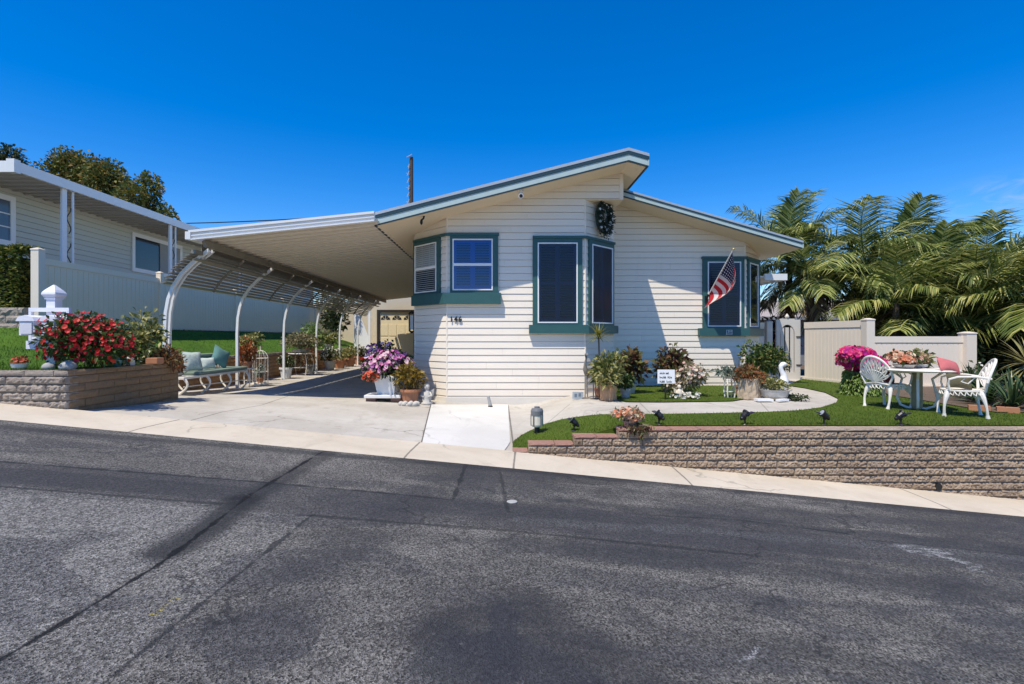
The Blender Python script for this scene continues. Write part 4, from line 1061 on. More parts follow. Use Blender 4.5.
def palm(label, x, y, zc, L, seed, nf=18, mats=None, trunk_r=0.11, wind=0.35, lean=(0,0), azr=(0, 2*pi), dry=3, LL=0.62, nl=44, zb=0.0, droop=0.42, elr=(-0.25, 1.25), W=0.035):
    rg = random.Random(seed)
    pr = thing('palm_tree', label, 'palm tree', (x-lean[0], y-lean[1], zb), group='palms behind the garden fence')
    m = MB(); n = 9; pts = []; rs = []
    for i in range(n+1):
        t_ = i/n; pts.append((x-lean[0]*(1-t_)**2, y-lean[1]*(1-t_)**2, mix(zb-.2, zc, t_))); rs.append(trunk_r*(1.25-.35*t_)*(1.0 if i % 2 else 1.07))
    m.tube(pts, rs, 9); m.build('trunk', BARK, pr)
    m = MB()
    for k in range(nf):
        az = mix(azr[0], azr[1], (k*0.618) % 1.0) + rg.uniform(-.2, .2)
        el = mix(elr[1], elr[0], (k/nf)**0.9) + rg.uniform(-.12, .12)
        frond(m, (x, y, zc), az, el, L*rg.uniform(.82, 1.1), droop*rg.uniform(.8, 1.25), wind, nl, LL, rg, 0, W)
    for k in range(dry):
        frond(m, (x, y, zc-.1), rg.uniform(0, 2*pi), rg.uniform(-.9, -.4), L*.75, 0.5, 0.05, nl//2, LL*.8, rg, 1, W)
    m.build('crown', mats or [PALM, PALMD], pr, recalc=False)
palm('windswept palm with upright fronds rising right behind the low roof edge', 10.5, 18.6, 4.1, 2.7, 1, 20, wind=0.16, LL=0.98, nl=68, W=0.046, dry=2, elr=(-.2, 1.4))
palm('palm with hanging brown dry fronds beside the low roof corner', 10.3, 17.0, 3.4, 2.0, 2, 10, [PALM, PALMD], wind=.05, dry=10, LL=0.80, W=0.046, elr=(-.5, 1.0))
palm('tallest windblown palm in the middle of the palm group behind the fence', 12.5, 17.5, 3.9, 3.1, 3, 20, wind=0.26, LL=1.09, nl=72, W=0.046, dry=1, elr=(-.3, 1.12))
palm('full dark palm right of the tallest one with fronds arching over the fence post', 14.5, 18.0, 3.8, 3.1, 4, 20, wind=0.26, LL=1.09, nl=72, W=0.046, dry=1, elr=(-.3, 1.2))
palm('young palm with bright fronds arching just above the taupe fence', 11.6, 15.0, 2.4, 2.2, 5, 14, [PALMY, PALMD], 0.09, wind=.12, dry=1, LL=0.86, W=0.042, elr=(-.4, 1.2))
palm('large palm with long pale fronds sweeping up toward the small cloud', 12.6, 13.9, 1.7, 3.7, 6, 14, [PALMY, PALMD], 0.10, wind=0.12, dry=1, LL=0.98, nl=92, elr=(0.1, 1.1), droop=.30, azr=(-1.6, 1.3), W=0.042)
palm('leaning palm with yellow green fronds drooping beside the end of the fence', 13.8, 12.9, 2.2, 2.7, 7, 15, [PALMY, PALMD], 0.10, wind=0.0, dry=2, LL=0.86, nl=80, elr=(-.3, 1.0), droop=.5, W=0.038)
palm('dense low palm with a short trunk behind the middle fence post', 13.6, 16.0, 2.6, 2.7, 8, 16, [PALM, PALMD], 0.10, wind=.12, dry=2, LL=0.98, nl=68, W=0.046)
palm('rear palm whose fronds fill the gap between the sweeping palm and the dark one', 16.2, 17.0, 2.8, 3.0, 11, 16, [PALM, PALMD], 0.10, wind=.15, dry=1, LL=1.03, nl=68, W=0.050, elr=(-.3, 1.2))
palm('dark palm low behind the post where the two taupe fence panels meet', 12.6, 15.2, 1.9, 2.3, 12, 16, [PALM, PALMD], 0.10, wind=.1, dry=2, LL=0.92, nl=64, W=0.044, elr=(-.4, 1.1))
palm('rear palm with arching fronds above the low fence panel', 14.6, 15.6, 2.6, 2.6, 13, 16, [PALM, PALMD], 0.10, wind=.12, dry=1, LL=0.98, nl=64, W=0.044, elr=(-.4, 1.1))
def shrub(name, label, cat, c, rx, ry, rz, n, mat, L, W, seed, group=None, nl=6, stem=True):
    rg = random.Random(seed); s = thing(name, label, cat, (c[0], c[1], c[2]), group=group)
    lobes = [((c[0]+rg.uniform(-.6,.6)*rx, c[1]+rg.uniform(-.6,.6)*ry, c[2]+rz*rg.uniform(.5,1.5)), rx*rg.uniform(.35,.55), ry*rg.uniform(.35,.55), rz*rg.uniform(.35,.6)) for _ in range(nl)]
    m = MB(); leafcloud(m, lobes, n, L, W, rg, .2, .3); m.build('foliage', mat, s, recalc=False)
    if stem:
        m = MB()
        for l in lobes: limb(m, (c[0]+rg.uniform(-.1,.1)*rx, c[1], c[2]-.02), l[0], .02*max(.3,rz), .006, rg, 4)
        m.build('stem', BARK, s)
    return s
shrub('shrub', 'dark bushy shrub filling the gap between fence and palms by the middle post', 'shrub', (12.3, 14.6, 0.0), 1.5, .7, 0.95, 2600, DKGR, .2, .09, 31, 'shrubs behind the fence')
shrub('shrub', 'dark green shrub behind the end post of the taupe fence', 'shrub', (13.6, 13.6, 0.0), 1.5, .7, 0.9, 2600, DKGR, .2, .08, 32, 'shrubs behind the fence')
shrub('shrub', 'tall dark shrub behind the palm trunks above the fence', 'shrub', (14.6, 19.8, 0.0), 2.4, .8, 1.9, 3000, DKGR, .26, .1, 33, 'shrubs behind the fence')
shrub('shrub', 'dark purple leaved shrub below the dry palm near the gate', 'shrub', (9.6, 17.8, 0.0), .7, .5, 1.15, 900, leafm('purple_leaf', [(0.03,0.012,0.016),(0.05,0.02,0.022),(0.03,0.035,0.015)], .5), .22, .07, 34, 'shrubs behind the fence')
# ------------------------------------------------------------------ plants in pots and beds
GRN = leafm('mid_green_leaf', [(0.03,0.06,0.015), (0.05,0.09,0.02), (0.08,0.12,0.03)], .45, .25)
GRNB = leafm('bright_green_leaf', [(0.10,0.18,0.03), (0.17,0.26,0.055), (0.26,0.34,0.10)], .45, .25)
VARI = leafm('variegated_leaf', [(0.06,0.09,0.02), (0.13,0.15,0.04), (0.32,0.30,0.09), (0.45,0.41,0.17)], .4, .2)
YELO = leafm('yellow_croton_leaf', [(0.10,0.06,0.015), (0.30,0.18,0.03), (0.42,0.28,0.05), (0.10,0.10,0.02)], .4, .2)
RUST = leafm('rust_succulent_leaf', [(0.09,0.06,0.03), (0.26,0.08,0.03), (0.34,0.13,0.05), (0.18,0.16,0.06)], .45, .2)
MAROON = leafm('maroon_leaf', [(0.05,0.018,0.016), (0.09,0.035,0.025), (0.17,0.09,0.04), (0.09,0.10,0.03), (0.15,0.15,0.05)], .45, .15)
PALEG = leafm('grey_green_leaf', [(0.13,0.17,0.13), (0.20,0.25,0.19), (0.10,0.13,0.08)], .5, .2)
BEIGE = leafm('pale_succulent_leaf', [(0.30,0.25,0.15), (0.18,0.18,0.08), (0.40,0.33,0.22), (0.12,0.12,0.05)], .5, .2)
STRAP = leafm('strap_leaf', [(0.03,0.06,0.02), (0.05,0.09,0.03), (0.09,0.13,0.05)], .35, .2)
F_RED = leafm('red_blossom', [(0.42,0.008,0.012), (0.55,0.02,0.02), (0.33,0.006,0.02), (0.62,0.06,0.04)], .5, .25, True)
F_PET = leafm('petunia_blossom', [(0.55,0.14,0.38), (0.74,0.36,0.50), (0.36,0.08,0.30), (0.80,0.55,0.60), (0.68,0.24,0.44), (0.78,0.44,0.54)], .5, .25, True)
F_HOT = leafm('hot_pink_blossom', [(0.66,0.015,0.14), (0.76,0.05,0.20), (0.55,0.01,0.16), (0.76,0.14,0.22), (0.46,0.02,0.22)], .5, .3, True)
F_PCH = leafm('peach_blossom', [(0.68,0.30,0.16), (0.72,0.42,0.28), (0.62,0.20,0.10), (0.74,0.55,0.38)], .5, .25, True)
F_CRM = leafm('cream_blossom', [(0.68,0.52,0.38), (0.72,0.62,0.48), (0.62,0.38,0.32), (0.70,0.64,0.55)], .5, .25, True)
F_COR = leafm('coral_blossom', [(0.66,0.10,0.05), (0.70,0.18,0.10)], .5, .25, True)
F_WHT = leafm('white_blossom', [(0.72,0.70,0.62), (0.66,0.60,0.50)], .5, .25, True)

def pot_mesh(kind, c, r, h, mat, parent):
    m = MB()
    if kind == 'square':
        m.lathe([(r*.72, 0), (r*1.0, h*.9), (r*1.10, h*.9), (r*1.10, h), (r*.98, h), (r*.95, h*.9)], 4, c, ang=pi/4)
    elif kind == 'bowl':
        m.lathe([(r*.5, 0), (r*.85, h*.35), (r, h*.9), (r*1.05, h), (r*.95, h), (r*.9, h*.85)], 18, c)
    elif kind == 'log':
        rg = random.Random(int(c[0]*100)); n = 18; k = 6
        for i in range(k+1):
            for j in range(n):
                a = 2*pi*j/n; rr = r*(1+.10*sin(j*2.3)+.05*rg.uniform(-1,1)); m.v.append((c[0]+rr*cos(a), c[1]+rr*sin(a), c[2]+h*i/k))
        for i in range(k):
            for j in range(n): m.f.append([i*n+j, i*n+(j+1)%n, (i+1)*n+(j+1)%n, (i+1)*n+j]); m.m.append(0)
        m.f.append([k*n+j for j in range(n)]); m.m.append(0)
    else:
        m.lathe([(r*.72, 0), (r*.95, h*.82), (r*1.08, h*.82), (r*1.08, h), (r*.96, h), (r*.92, h*.85)], 18, c)
    return m.build('pot', mat, parent, smooth=False)
def plant(name, label, cat, c, rx, rz, leaf, n, L, W, seed, pot=None, fl=None, nf=0, fr=.03, group=None, nl=6, up=.35, shell=.3, ry=None, zoff=0.0, flow_up=0.25, droop=.25, fcup=.35, front=0.0):
    """c: base point. pot: (kind, r, h, material). crown ellipsoid sits on the pot"""
    rg = random.Random(seed); ry = ry or rx*.85
    o = thing(name, label, cat, c, group=group)
    z0 = c[2] + (pot[2] if pot else 0) + zoff
    if pot: pot_mesh(pot[0], c, pot[1], pot[2], pot[3], o)
    cc = Vector((c[0], c[1], z0 + rz*.5)); lobes = []
    for i in range(nl):
        a = 2*pi*i/nl + rg.uniform(-.4,.4); q = rg.uniform(.3,.62); s = rg.uniform(.36,.52)
        lobes.append((cc + Vector((cos(a)*q*rx, sin(a)*q*ry, rg.uniform(-.28,.28)*rz)), rx*s, ry*s, rz*s*.7))
    lobes.append((cc + Vector((0,0,rz*.15)), rx*.5, ry*.5, rz*.42))
    m = MB(); leafcloud(m, lobes, n, L, W, rg, up, shell, 0, droop)
    for i in range(7):
        l = lobes[i % len(lobes)]
        m.tube([(c[0]+rg.uniform(-.05,.05)*rx, c[1], z0-.03), Vector(l[0])], [.012, .005], 4)
    m.build('foliage', leaf, o, recalc=False)
    if fl:
        m = MB()
        for _ in range(nf):
            l = lobes[rg.randrange(len(lobes))]
            d = Vector((rg.gauss(0,1), rg.gauss(-.35-front,1), rg.gauss(flow_up,.9))).normalized()
            p = Vector(l[0]) + Vector((d.x*l[1], d.y*l[2], d.z*l[3]))*rg.uniform(.95,1.12)
            m.disc(p, d + Vector((0,-.45,.25)), fr*rg.uniform(.7,1.2), 6, fcup)
        m.build('blossoms', fl, o, recalc=False)
    return o
def strap_plant(name, label, cat, c, L, n, leaf, seed, W=.03, el=(0.5,1.4), droop=1.1, pot=None, group=None, stem=0.0):
    rg = random.Random(seed); o = thing(name, label, cat, c, group=group); z0 = c[2] + (pot[2] if pot else 0)
    if pot: pot_mesh(pot[0], c, pot[1], pot[2], pot[3], o)
    if stem:
        m = MB(); m.tube([(c[0],c[1],z0-.02),(c[0]+.02,c[1],z0+stem*.5),(c[0],c[1],z0+stem)], [.022,.018,.015], 6); m.build('stem', BARK, o)
    m = MB()
    for k in range(n):
        az = rg.uniform(0, 2*pi); e = rg.uniform(*el); d = Vector((cos(az)*cos(e), sin(az)*cos(e), sin(e))); p = Vector((c[0]+.02*cos(az), c[1]+.02*sin(az), z0+stem*rg.uniform(.9,1.0)))
        l = L*rg.uniform(.7,1.1); sd = Vector((-sin(az), cos(az), 0)); vs = []; N = 5
        for i in range(N+1):
            w = W*(.6+.4*sin(pi*min(1,.25+i/N*.8)))*(1-.9*(i/N)**3); vs += [p + sd*w*.5, p - sd*w*.5]
            p = p + d*l/N; d = (d + Vector((0,0,-droop/N))).normalized()
        m.add(vs, [(2*i, 2*i+1, 2*i+3, 2*i+2) for i in range(N)])
    m.build('foliage', leaf, o, recalc=False); return o
gl = lambda x, y: (x, y, zlot(x, y) + 0.012)
tl = lambda x, y: (x, y, zterr(x, y))

# --- left planter corner
plant('flowering_shrub', 'large red flowering shrub spilling over the corner of the block planter', 'shrub', (-6.15, 7.6, 0.93), .66, .80, GRN, 2300, .10, .045, 41, fl=F_RED, nf=560, fr=.034, nl=19, ry=.5, front=.1, shell=.2)
plant('flowering_shrub', 'small red flowering shrub just behind the large red one on the planter', 'shrub', (-6.15, 8.35, 0.93), .26, .55, GRN, 500, .09, .045, 42, fl=F_RED, nf=120, fr=.032, front=.1)
plant('shrub', 'tall cream variegated shrub on the planter in front of the first carport post', 'shrub', (-6.35, 9.05, 0.93), .46, .95, VARI, 900, .11, .055, 43, nl=8, ry=.35)
plant('succulent', 'rust orange succulents trailing over the far end of the planter wall', 'succulent', (-5.98, 9.15, 0.95), .36, .34, RUST, 900, .09, .03, 44, nl=7, ry=.3, up=.6, zoff=-.06)
plant('flowerpot', 'tiny white bowl of coral flowers on the planter lawn near the picture edge', 'potted plant', tl(-6.85, 7.3), .13, .10, RUST, 90, .05, .03, 45, pot=('bowl', .10, .09, WPOT), fl=F_COR, nf=40, fr=.025)
def rocks(name, label, c, r, seed, mat=GREYR):
    rg = random.Random(seed); m = MB(); m.blob((c[0],c[1],c[2]+r*.62), r, r*.85, r*.75, 12, 8, j=.10, rg=rg)
    return tag(m.build(name, mat, smooth=True), label, 'rock')
rocks('garden_rock', 'round speckled grey rock on the planter edge left of the red shrub', (-6.46, 7.32, 0.93), .085, 1)
rocks('garden_rock', 'pale grey rock partly hidden under the big red shrub', (-6.16, 7.30, 0.93), .11, 2, flat('pale_rock', (0.36,0.36,0.35), .9, .3, 20, .5))
m = MB(); m.lathe([(.06,0),(.09,.06),(.10,.12),(.075,.15),(.06,.15)], 14, (-6.05, 8.05, .95)); tag(m.build('glazed_pot', flat('teal_glaze', (0.05,0.17,0.19), .15, .1)), 'small teal glazed pot on the planter between the red shrubs', 'pot')
m = MB(); m.box(-6.04,-5.84,8.72,8.9,.957,1.06); tag(m.build('brick', TERRA, bevel=.008), 'single terracotta brick on the planter cap below the variegated shrub', 'brick')
m = MB(); m.box(-6.07,-5.96,8.25,8.36,.955,1.04); m.lathe([(.055,1.04),(.07,1.07),(.02,1.11)], 8, (-6.015,8.305,0)); tag(m.build('garden_ornament', STONE), 'little white stone ornament on the planter between the two red shrubs', 'ornament')

# --- mailbox
mbx = thing('mailbox_post', 'white double mailbox on a white post with a pyramid cap on the planter lawn', 'mailbox', (-6.72, 7.72, 1.0))
WM = flat('white_mailbox_paint', (0.74,0.74,0.80), .4, .03)
m = MB(); m.box(-6.785,-6.655,7.655,7.785,.98,2.0); m.box(-6.80,-6.64,7.64,7.80,1.98,2.01); m.build('post', WM, mbx)
m = MB(); m.lathe([(.12,2.012),(.15,2.05),(.145,2.08),(.11,2.12),(.015,2.20)], 4, (-6.72,7.72,0), ang=pi/4); m.build('cap', WM, mbx)
m = MB(); m.box(-7.0,-6.40,7.60,7.65,1.79,1.85); m.box(-7.0,-6.96,7.60,7.65,1.32,1.788); m.box(-6.44,-6.40,7.60,7.65,1.40,1.788); m.box(-6.955,-6.445,7.60,7.65,1.36,1.42); m.build('arm', WM, mbx)
for dx in (-6.78, -6.46):
    m = MB(); m.box(dx-.115,dx+.105,7.34,7.64,1.44,1.64); m.prism_y([(dx-.14,1.642),(dx+.13,1.642),(dx+.10,1.70),(dx-.005,1.73),(dx-.11,1.70)],7.31,7.64)
    bx_ = m.build('mail_box', WM, mbx)
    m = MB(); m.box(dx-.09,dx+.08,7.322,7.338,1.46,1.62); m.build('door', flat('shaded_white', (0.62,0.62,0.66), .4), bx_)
m = MB(); m.box(-6.9,-6.5,7.45,7.6,1.24,1.359); m.build('newspaper_holder', WM, mbx)

# --- bench with cushions under the carport
TEALC = flat('teal_cushion', (0.17,0.23,0.19), .9, .15, 30, .2)
PALET = flat('pale_teal_fabric', (0.46,0.54,0.50), .9, .5, 22, .2)
bn = thing('garden_bench', 'long white ornate metal bench with teal seat cushion against the carport wall', 'bench', (-6.6, 11.4, 0.2))
bz = lambda y: zlot(-6.6, y)
def scroll_leg(m, x, y, z0, z1, dx, r=.02):
    pts = []
    for i in range(9):
        t_ = i/8; pts.append((x + dx*(.10*sin(pi*t_*1.15) - .06*t_), y, mix(z1, z0, t_)))
    m.tube(pts, [r*1.5, r*1.5, r*1.3, r*1.1, r, r, r, r*1.1, r*1.5], 7)
SZ = 0.62
for y in (10.25, 11.05, 11.9, 12.75):
    for (x, dx) in ((-6.33, 1), (-6.88, -1)):
        m = MB(); scroll_leg(m, x, y, bz(y), SZ-.03, dx); m.build('leg', CAST, bn)
m = MB(); m.box(-6.92,-6.30,10.2,12.8,SZ-.05,SZ-.005)
m.tube([(-6.33,10.25,.42),(-6.33,12.75,.36)], .012, 6); m.build('seat_frame', CAST, bn)
m = MB()
for k in range(27): y = 10.25+.098*k; m.tube([(-6.93, y, SZ), (-6.97, y+.05, SZ+.14), (-6.98, y, SZ+.26)], .008, 5)
m.tube([(-6.98,10.2,SZ+.28),(-6.98,12.8,SZ+.28)], .014, 6); m.build('backrest', CAST, bn)
m = MB(); m.box(-6.88,-6.29,10.75,12.78,SZ,SZ+.075); m.build('seat_cushion', TEALC, bn, bevel=.03)
m = MB(); m.box(-6.98,-6.80,10.5,12.4,SZ+.12,SZ+.42); m.build('back_cushion', TEALC, bn, bevel=.05)
def pillow(label, c, w, h, t_, R, mat, group='pillows on the carport bench', name='pillow'):
    m = MB(); N = 8; vs = []; fs = []
    for s_ in (1, -1):
        b = len(vs)
        for j in range(N+1):
            for i in range(N+1):
                u, v = i/N*2-1, j/N*2-1; k = (1-u*u)*(1-v*v); pin = 1 - .10*(1-abs(u*v))*max(abs(u),abs(v))**2
                vs.append(Vector((u*w/2*pin, s_*t_/2*(k**.45), v*h/2*pin)))
        for j in range(N):
            for i in range(N): q = b+j*(N+1)+i; fs.append((q,q+1,q+N+2,q+N+1))
    Rm = Matrix.Rotation(R[2],3,'Z') @ Matrix.Rotation(R[1],3,'Y') @ Matrix.Rotation(R[0],3,'X')
    m.add([Vector(c) + Rm @ v for v in vs], fs)
    return tag(m.build(name, mat, smooth=True), label, 'pillow', group)
pz = SZ + .075
pillow('pale teal patterned square pillow standing at the near end of the bench', (-6.58, 10.95, pz+.21), .44, .42, .16, (-.25, .05, 1.2), PALET)
pillow('small white and teal pillow lying in the middle of the bench', (-6.55, 11.5, pz+.14), .36, .26, .15, (-.3, 0, 1.25), flat('white_teal_fabric', (0.55,0.62,0.58), .9, .3, 30))
pillow('big teal pillow tipped on its corner near the far end of the bench', (-6.58, 12.05, pz+.26), .46, .46, .17, (-.25, .5, 1.15), flat('mid_teal_fabric', (0.13,0.27,0.26), .9, .15, 20))
# plants along the low wall
plant('succulent', 'rust and green succulent in a shallow pan at the near end of the bench', 'potted plant', (-6.6, 10.45, SZ), .2, .20, RUST, 220, .08, .03, 47, pot=('bowl', .14, .07, flat('grey_pan', (0.2,0.2,0.19), .6)))
def stand(name, label, x, y, z1, w=.13):
    o = thing(name, label, 'plant stand', gl(x, y)); z0 = zlot(x, y)
    for (a, b) in ((1,1),(1,-1),(-1,1),(-1,-1)):
        m = MB(); pts = [(x+a*w*(.9+.25*sin(pi*i/6)), y+b*w*(.9+.25*sin(pi*i/6)), mix(z1-.02, z0, i/6)) for i in range(7)]; m.tube(pts, .014, 6); m.build('leg', CAST, o)
    m = MB(); m.lathe([(w*1.45, z1-.03),(w*1.5, z1-.015),(w*1.45, z1)], 16, (x,y,0)); m.tube([(x+w*cos(2*pi*i/12), y+w*sin(2*pi*i/12), mix(z0,z1,.35)) for i in range(13)], .009, 5); m.build('top', CAST, o); return o
stand('plant_stand', 'white metal plant stand carrying the orange plant beside the bench', -6.62, 13.4, .62)
plant('potted_plant', 'bright orange leaved plant on the white stand beside the bench', 'potted plant', (-6.62, 13.4, .62), .32, .60, leafm('orange_leaf', [(0.30,0.07,0.02),(0.42,0.13,0.04),(0.22,0.12,0.04)], .5, .2), 420, .11, .05, 48, pot=('round', .15, .17, TERRA))
bc = thing('plant_cage', 'white wire birdcage planter with arched top beside the orange plant', 'birdcage', gl(-6.60, 14.1)); z0 = zlot(-6.6, 14.1)
m = MB(); cx, cy = -6.60, 14.1
for k in range(10):
    a = pi*k/10*2; m.tube([(cx+.2*cos(a), cy+.2*sin(a), z0+.02), (cx+.2*cos(a), cy+.2*sin(a), z0+.72)] + [(cx+.2*cos(a)*cos(q*pi/10), cy+.2*sin(a)*cos(q*pi/10), z0+.72+.22*sin(q*pi/10)) for q in range(1,6)], .006, 4)
for z in (.05,.35,.72): m.tube([(cx+.2*cos(2*pi*i/16), cy+.2*sin(2*pi*i/16), z0+z) for i in range(17)], .008, 5)
m.tube([(cx,cy,z0+.93),(cx,cy,z0+1.05)], .012, 6); m.build('wire', CAST, bc)
m = MB(); m.lathe([(.21,z0),(.22,z0+.03),(.2,z0+.04)], 16, (cx,cy,0)); m.build('base', CAST, bc)
plant('potted_plant', 'small white flowered plant sitting inside the birdcage', 'potted plant', (cx, cy, z0+.04), .17, .34, PALEG, 220, .07, .035, 49, pot=('round', .09, .15, TERRA), fl=F_WHT, nf=40, fr=.02)
plant('potted_plant', 'green plant in a white pot at the foot of the third carport post', 'potted plant', gl(-6.75, 16.15), .30, .36, GRN, 260, .10, .045, 50, pot=('round', .19, .34, WPOT), fl=F_WHT, nf=30, fr=.025)
ps_ = stand('plant_stand', 'white ornate plant table with trailing succulents between the third and fourth posts', -6.85, 17.6, .88, .28)
plant('potted_plant', 'pale trailing succulents hanging down from the white plant table', 'potted plant', (-6.85, 17.6, .88), .72, .55, BEIGE, 1300, .11, .045, 51, pot=('bowl', .3, .14, flat('grey_bowl', (0.35,0.33,0.30), .7)), nl=8)
rg = random.Random(77); m = MB()
for k in range(26):
    x, y = -6.85 + rg.uniform(-.28,.36), 17.6 + rg.uniform(-.4,.25); l = rg.uniform(.25,.8)
    for q in range(int(l/.035)): m.leaf((x+.01*sin(q), y, .98-q*.035), (rg.uniform(-1,1), rg.uniform(-1,.4), -.5), .06, .03)
tag(m.build('hanging_leaves', BEIGE, recalc=False), 'curtain of thin string succulents hanging in front of the plant table legs', 'trailing plant')
plant('potted_plant', 'green and yellow fern standing on the low wall by the fourth post', 'potted plant', (-7.3, 19.6, .85), .65, .85, GRNB, 700, .22, .05, 52, pot=('round', .2, .2, TERRA))
plant('potted_plant', 'spreading green plant on the low wall behind the birdcage', 'potted plant', (-7.38, 15.1, .93), .4, .4, VARI, 420, .12, .05, 101, pot=('round', .17, .17, TERRA))
plant('potted_plant', 'rusty leaved plant in a grey pot beside the white plant table', 'potted plant', gl(-6.95, 18.7), .42, .5, RUST, 420, .12, .05, 102, pot=('round', .2, .3, GREYR))
plant('potted_plant', 'cream variegated plant on the low wall near the fifth carport post', 'potted plant', (-7.38, 22.0, .93), .55, .55, VARI, 420, .16, .06, 103, pot=('round', .2, .2, STONE))
plant('potted_plant', 'white flowering plant in a stone pot near the fourth carport post', 'potted plant', gl(-6.75, 20.3), .46, .55, GRN, 420, .10, .05, 53, pot=('round', .22, .36, STONE), fl=F_WHT, nf=70, fr=.04)
plant('potted_plant', 'reddish terracotta pot of mixed greens between the fourth and fifth posts', 'potted plant', gl(-6.7, 21.4), .44, .45, VARI, 360, .10, .05, 54, pot=('round', .24, .34, TERRA))
plant('potted_plant', 'yellow green plant in a terracotta pot just past the fifth post', 'potted plant', gl(-6.75, 23.0), .5, .5, VARI, 420, .12, .05, 55, pot=('round', .25, .36, TERRA))
plant('potted_plant', 'white blossoms in a brown pot near the far end of the low wall', 'potted plant', gl(-6.7, 24.4), .42, .45, GRN, 420, .12, .05, 56, pot=('round', .25, .4, TERRA), fl=F_WHT, nf=80, fr=.05)
plant('potted_plant', 'low red flowers at the far end of the carport behind the petunias', 'potted plant', gl(-6.3, 24.0), .3, .22, GRN, 260, .10, .05, 57, pot=('bowl', .22, .14, STONE), fl=F_RED, nf=80, fr=.05)
plant('shrub', 'tall dark shrub with a bare trunk by the wall beyond the carport', 'shrub', tl(-8.2, 25.5), .8, 1.5, DKGR, 900, .22, .08, 58, zoff=.5)
tree_c = thing('small_tree', 'slim yellow green tree in front of the beige wall at the end of the fence', 'tree', (-8.9, 27.0, 1.1))
rg = random.Random(9); m = MB(); limb(m, (-8.9,27,.9), (-8.6,27,2.3), .07, .05, rg); limb(m, (-8.6,27,2.2), (-8.2,26.9,3.2), .045, .02, rg); limb(m, (-8.6,27,2.1), (-9.2,26.9,3.1), .04, .02, rg); m.build('trunk', BARK, tree_c)
m = MB(); leafcloud(m, [((-8.2,26.9,3.3),.5,.4,.35), ((-9.2,26.9,3.2),.5,.4,.35), ((-8.7,27,3.7),.6,.4,.3), ((-8.5,26.7,2.4),.3,.3,.3)], 700, .2, .08, rg); m.build('crown', VARI, tree_c, recalc=False)
bw = thing('boundary_wall', 'beige stucco wall beyond the potted plants at the far end of the carport', 'wall', (-8.5, 28.6, .5)); m = MB(); m.box(-11, -6.5, 28.6, 28.8, 0, 3.3); m.build('wall', CREAM, bw); m = MB(); m.box(-11.03,-6.5,28.55,28.85,3.302,3.38); m.build('cap', CREAM, bw)
wt = thing('trellis', 'white slanted lattice trellis left of the shed door', 'trellis', (-6.95, 27.2, .1)); m = MB()
m.prism_y([(-7.75,.1),(-6.9,.1),(-6.9,1.2),(-7.45,2.7),(-7.75,2.75)], 27.2, 27.23); m.build('panel', WHITE, wt); m = MB(); m.box(-6.98,-6.86,27.1,27.19,0.05,2.9); m.build('post', WHITE, wt)

# --- petunia pot, croton, statues by the house corner
tx, ty = -2.42, 10.92
tb = thing('stone_slab', 'low pale stone slab on bricks carrying the petunia pot on the driveway', 'plinth', gl(tx, ty)); zt = zlot(tx, ty)
m = MB(); m.box(tx-.40,tx+.36,ty-.32,ty+.32,zt+.085,zt+.15); m.build('slab', WPOT, tb, bevel=.01)
for dx in (-.28, .24):
    m = MB(); m.box(tx+dx-.1,tx+dx+.1,ty-.24,ty+.24,zt-.005,zt+.083); m.build('brick', flat('dull_brick', (0.24,0.13,0.10), .9, .3, 12), tb)
plant('petunia_pot', 'big mound of purple and pink petunias in a white square pot', 'potted plant', (tx+.02, ty, zt+.151), .57, .70, DKGR, 1700, .10, .05, 61, pot=('square', .34, .40, WPOT), fl=F_PET, nf=330, fr=.05, nl=12, zoff=-.05, front=.3, fcup=.3)
plant('flower', 'coral red geraniums peeping out under the petunias', 'flower', (tx-.24, ty-.34, zt+.0), .17, .2, GRN, 120, .06, .04, 62, fl=F_COR, nf=70, fr=.045, zoff=.46, nl=4)
kx, ky = -1.86, 10.62
plant('croton_pot', 'yellow croton in a round terracotta pot beside the petunias', 'potted plant', gl(kx, ky), .31, .46, YELO, 620, .13, .045, 63, pot=('round', .20, .29, TERRA), up=.7)
def statue(label, x, y, h, seed, mat=STONE, name='garden_statue'):
    rg = random.Random(seed); o = thing(name, label, 'statue', gl(x, y)); z = zlot(x, y)
    m = MB(); m.lathe([(h*.30,0),(h*.30,h*.08),(h*.20,h*.12),(h*.24,h*.3),(h*.20,h*.5),(h*.14,h*.64),(h*.08,h*.70)], 12, (x,y,z)); 
    m.tube([(x-h*.16,y,z+h*.58),(x-h*.26,y-h*.1,z+h*.42),(x-h*.1,y-h*.22,z+h*.38)], h*.055, 7); m.tube([(x+h*.16,y,z+h*.58),(x+h*.26,y-h*.1,z+h*.42),(x+h*.1,y-h*.22,z+h*.38)], h*.055, 7); m.build('body', mat, o, smooth=True)
    m = MB(); m.blob((x,y,z+h*.83), h*.13, h*.13, h*.16, 10, 8); m.blob((x,y-h*.125,z+h*.82), h*.025, h*.04, h*.03, 6, 4); m.blob((x,y+h*.03,z+h*.87), h*.145, h*.13, h*.14, 10, 8); m.build('head', mat, o, smooth=True)
    for s_ in (1,-1):
        m = MB(); m.add([(x+s_*h*.05,y+h*.14,z+h*.6),(x+s_*h*.34,y+h*.22,z+h*.74),(x+s_*h*.30,y+h*.22,z+h*.4),(x+s_*h*.08,y+h*.16,z+h*.32)], [(0,1,2,3)]); m.build('wing', mat, o)
    return o
statue('small pale angel statue standing beside the yellow croton pot', -1.52, 10.62, .42, 1)
m = MB(); z = zlot(-1.85,10.3)
for k in range(9): a = 2*pi*k/9; m.blob((-1.83+.17*cos(a),10.3+.08*sin(a),z+.04), .055,.045,.05, 8,5)
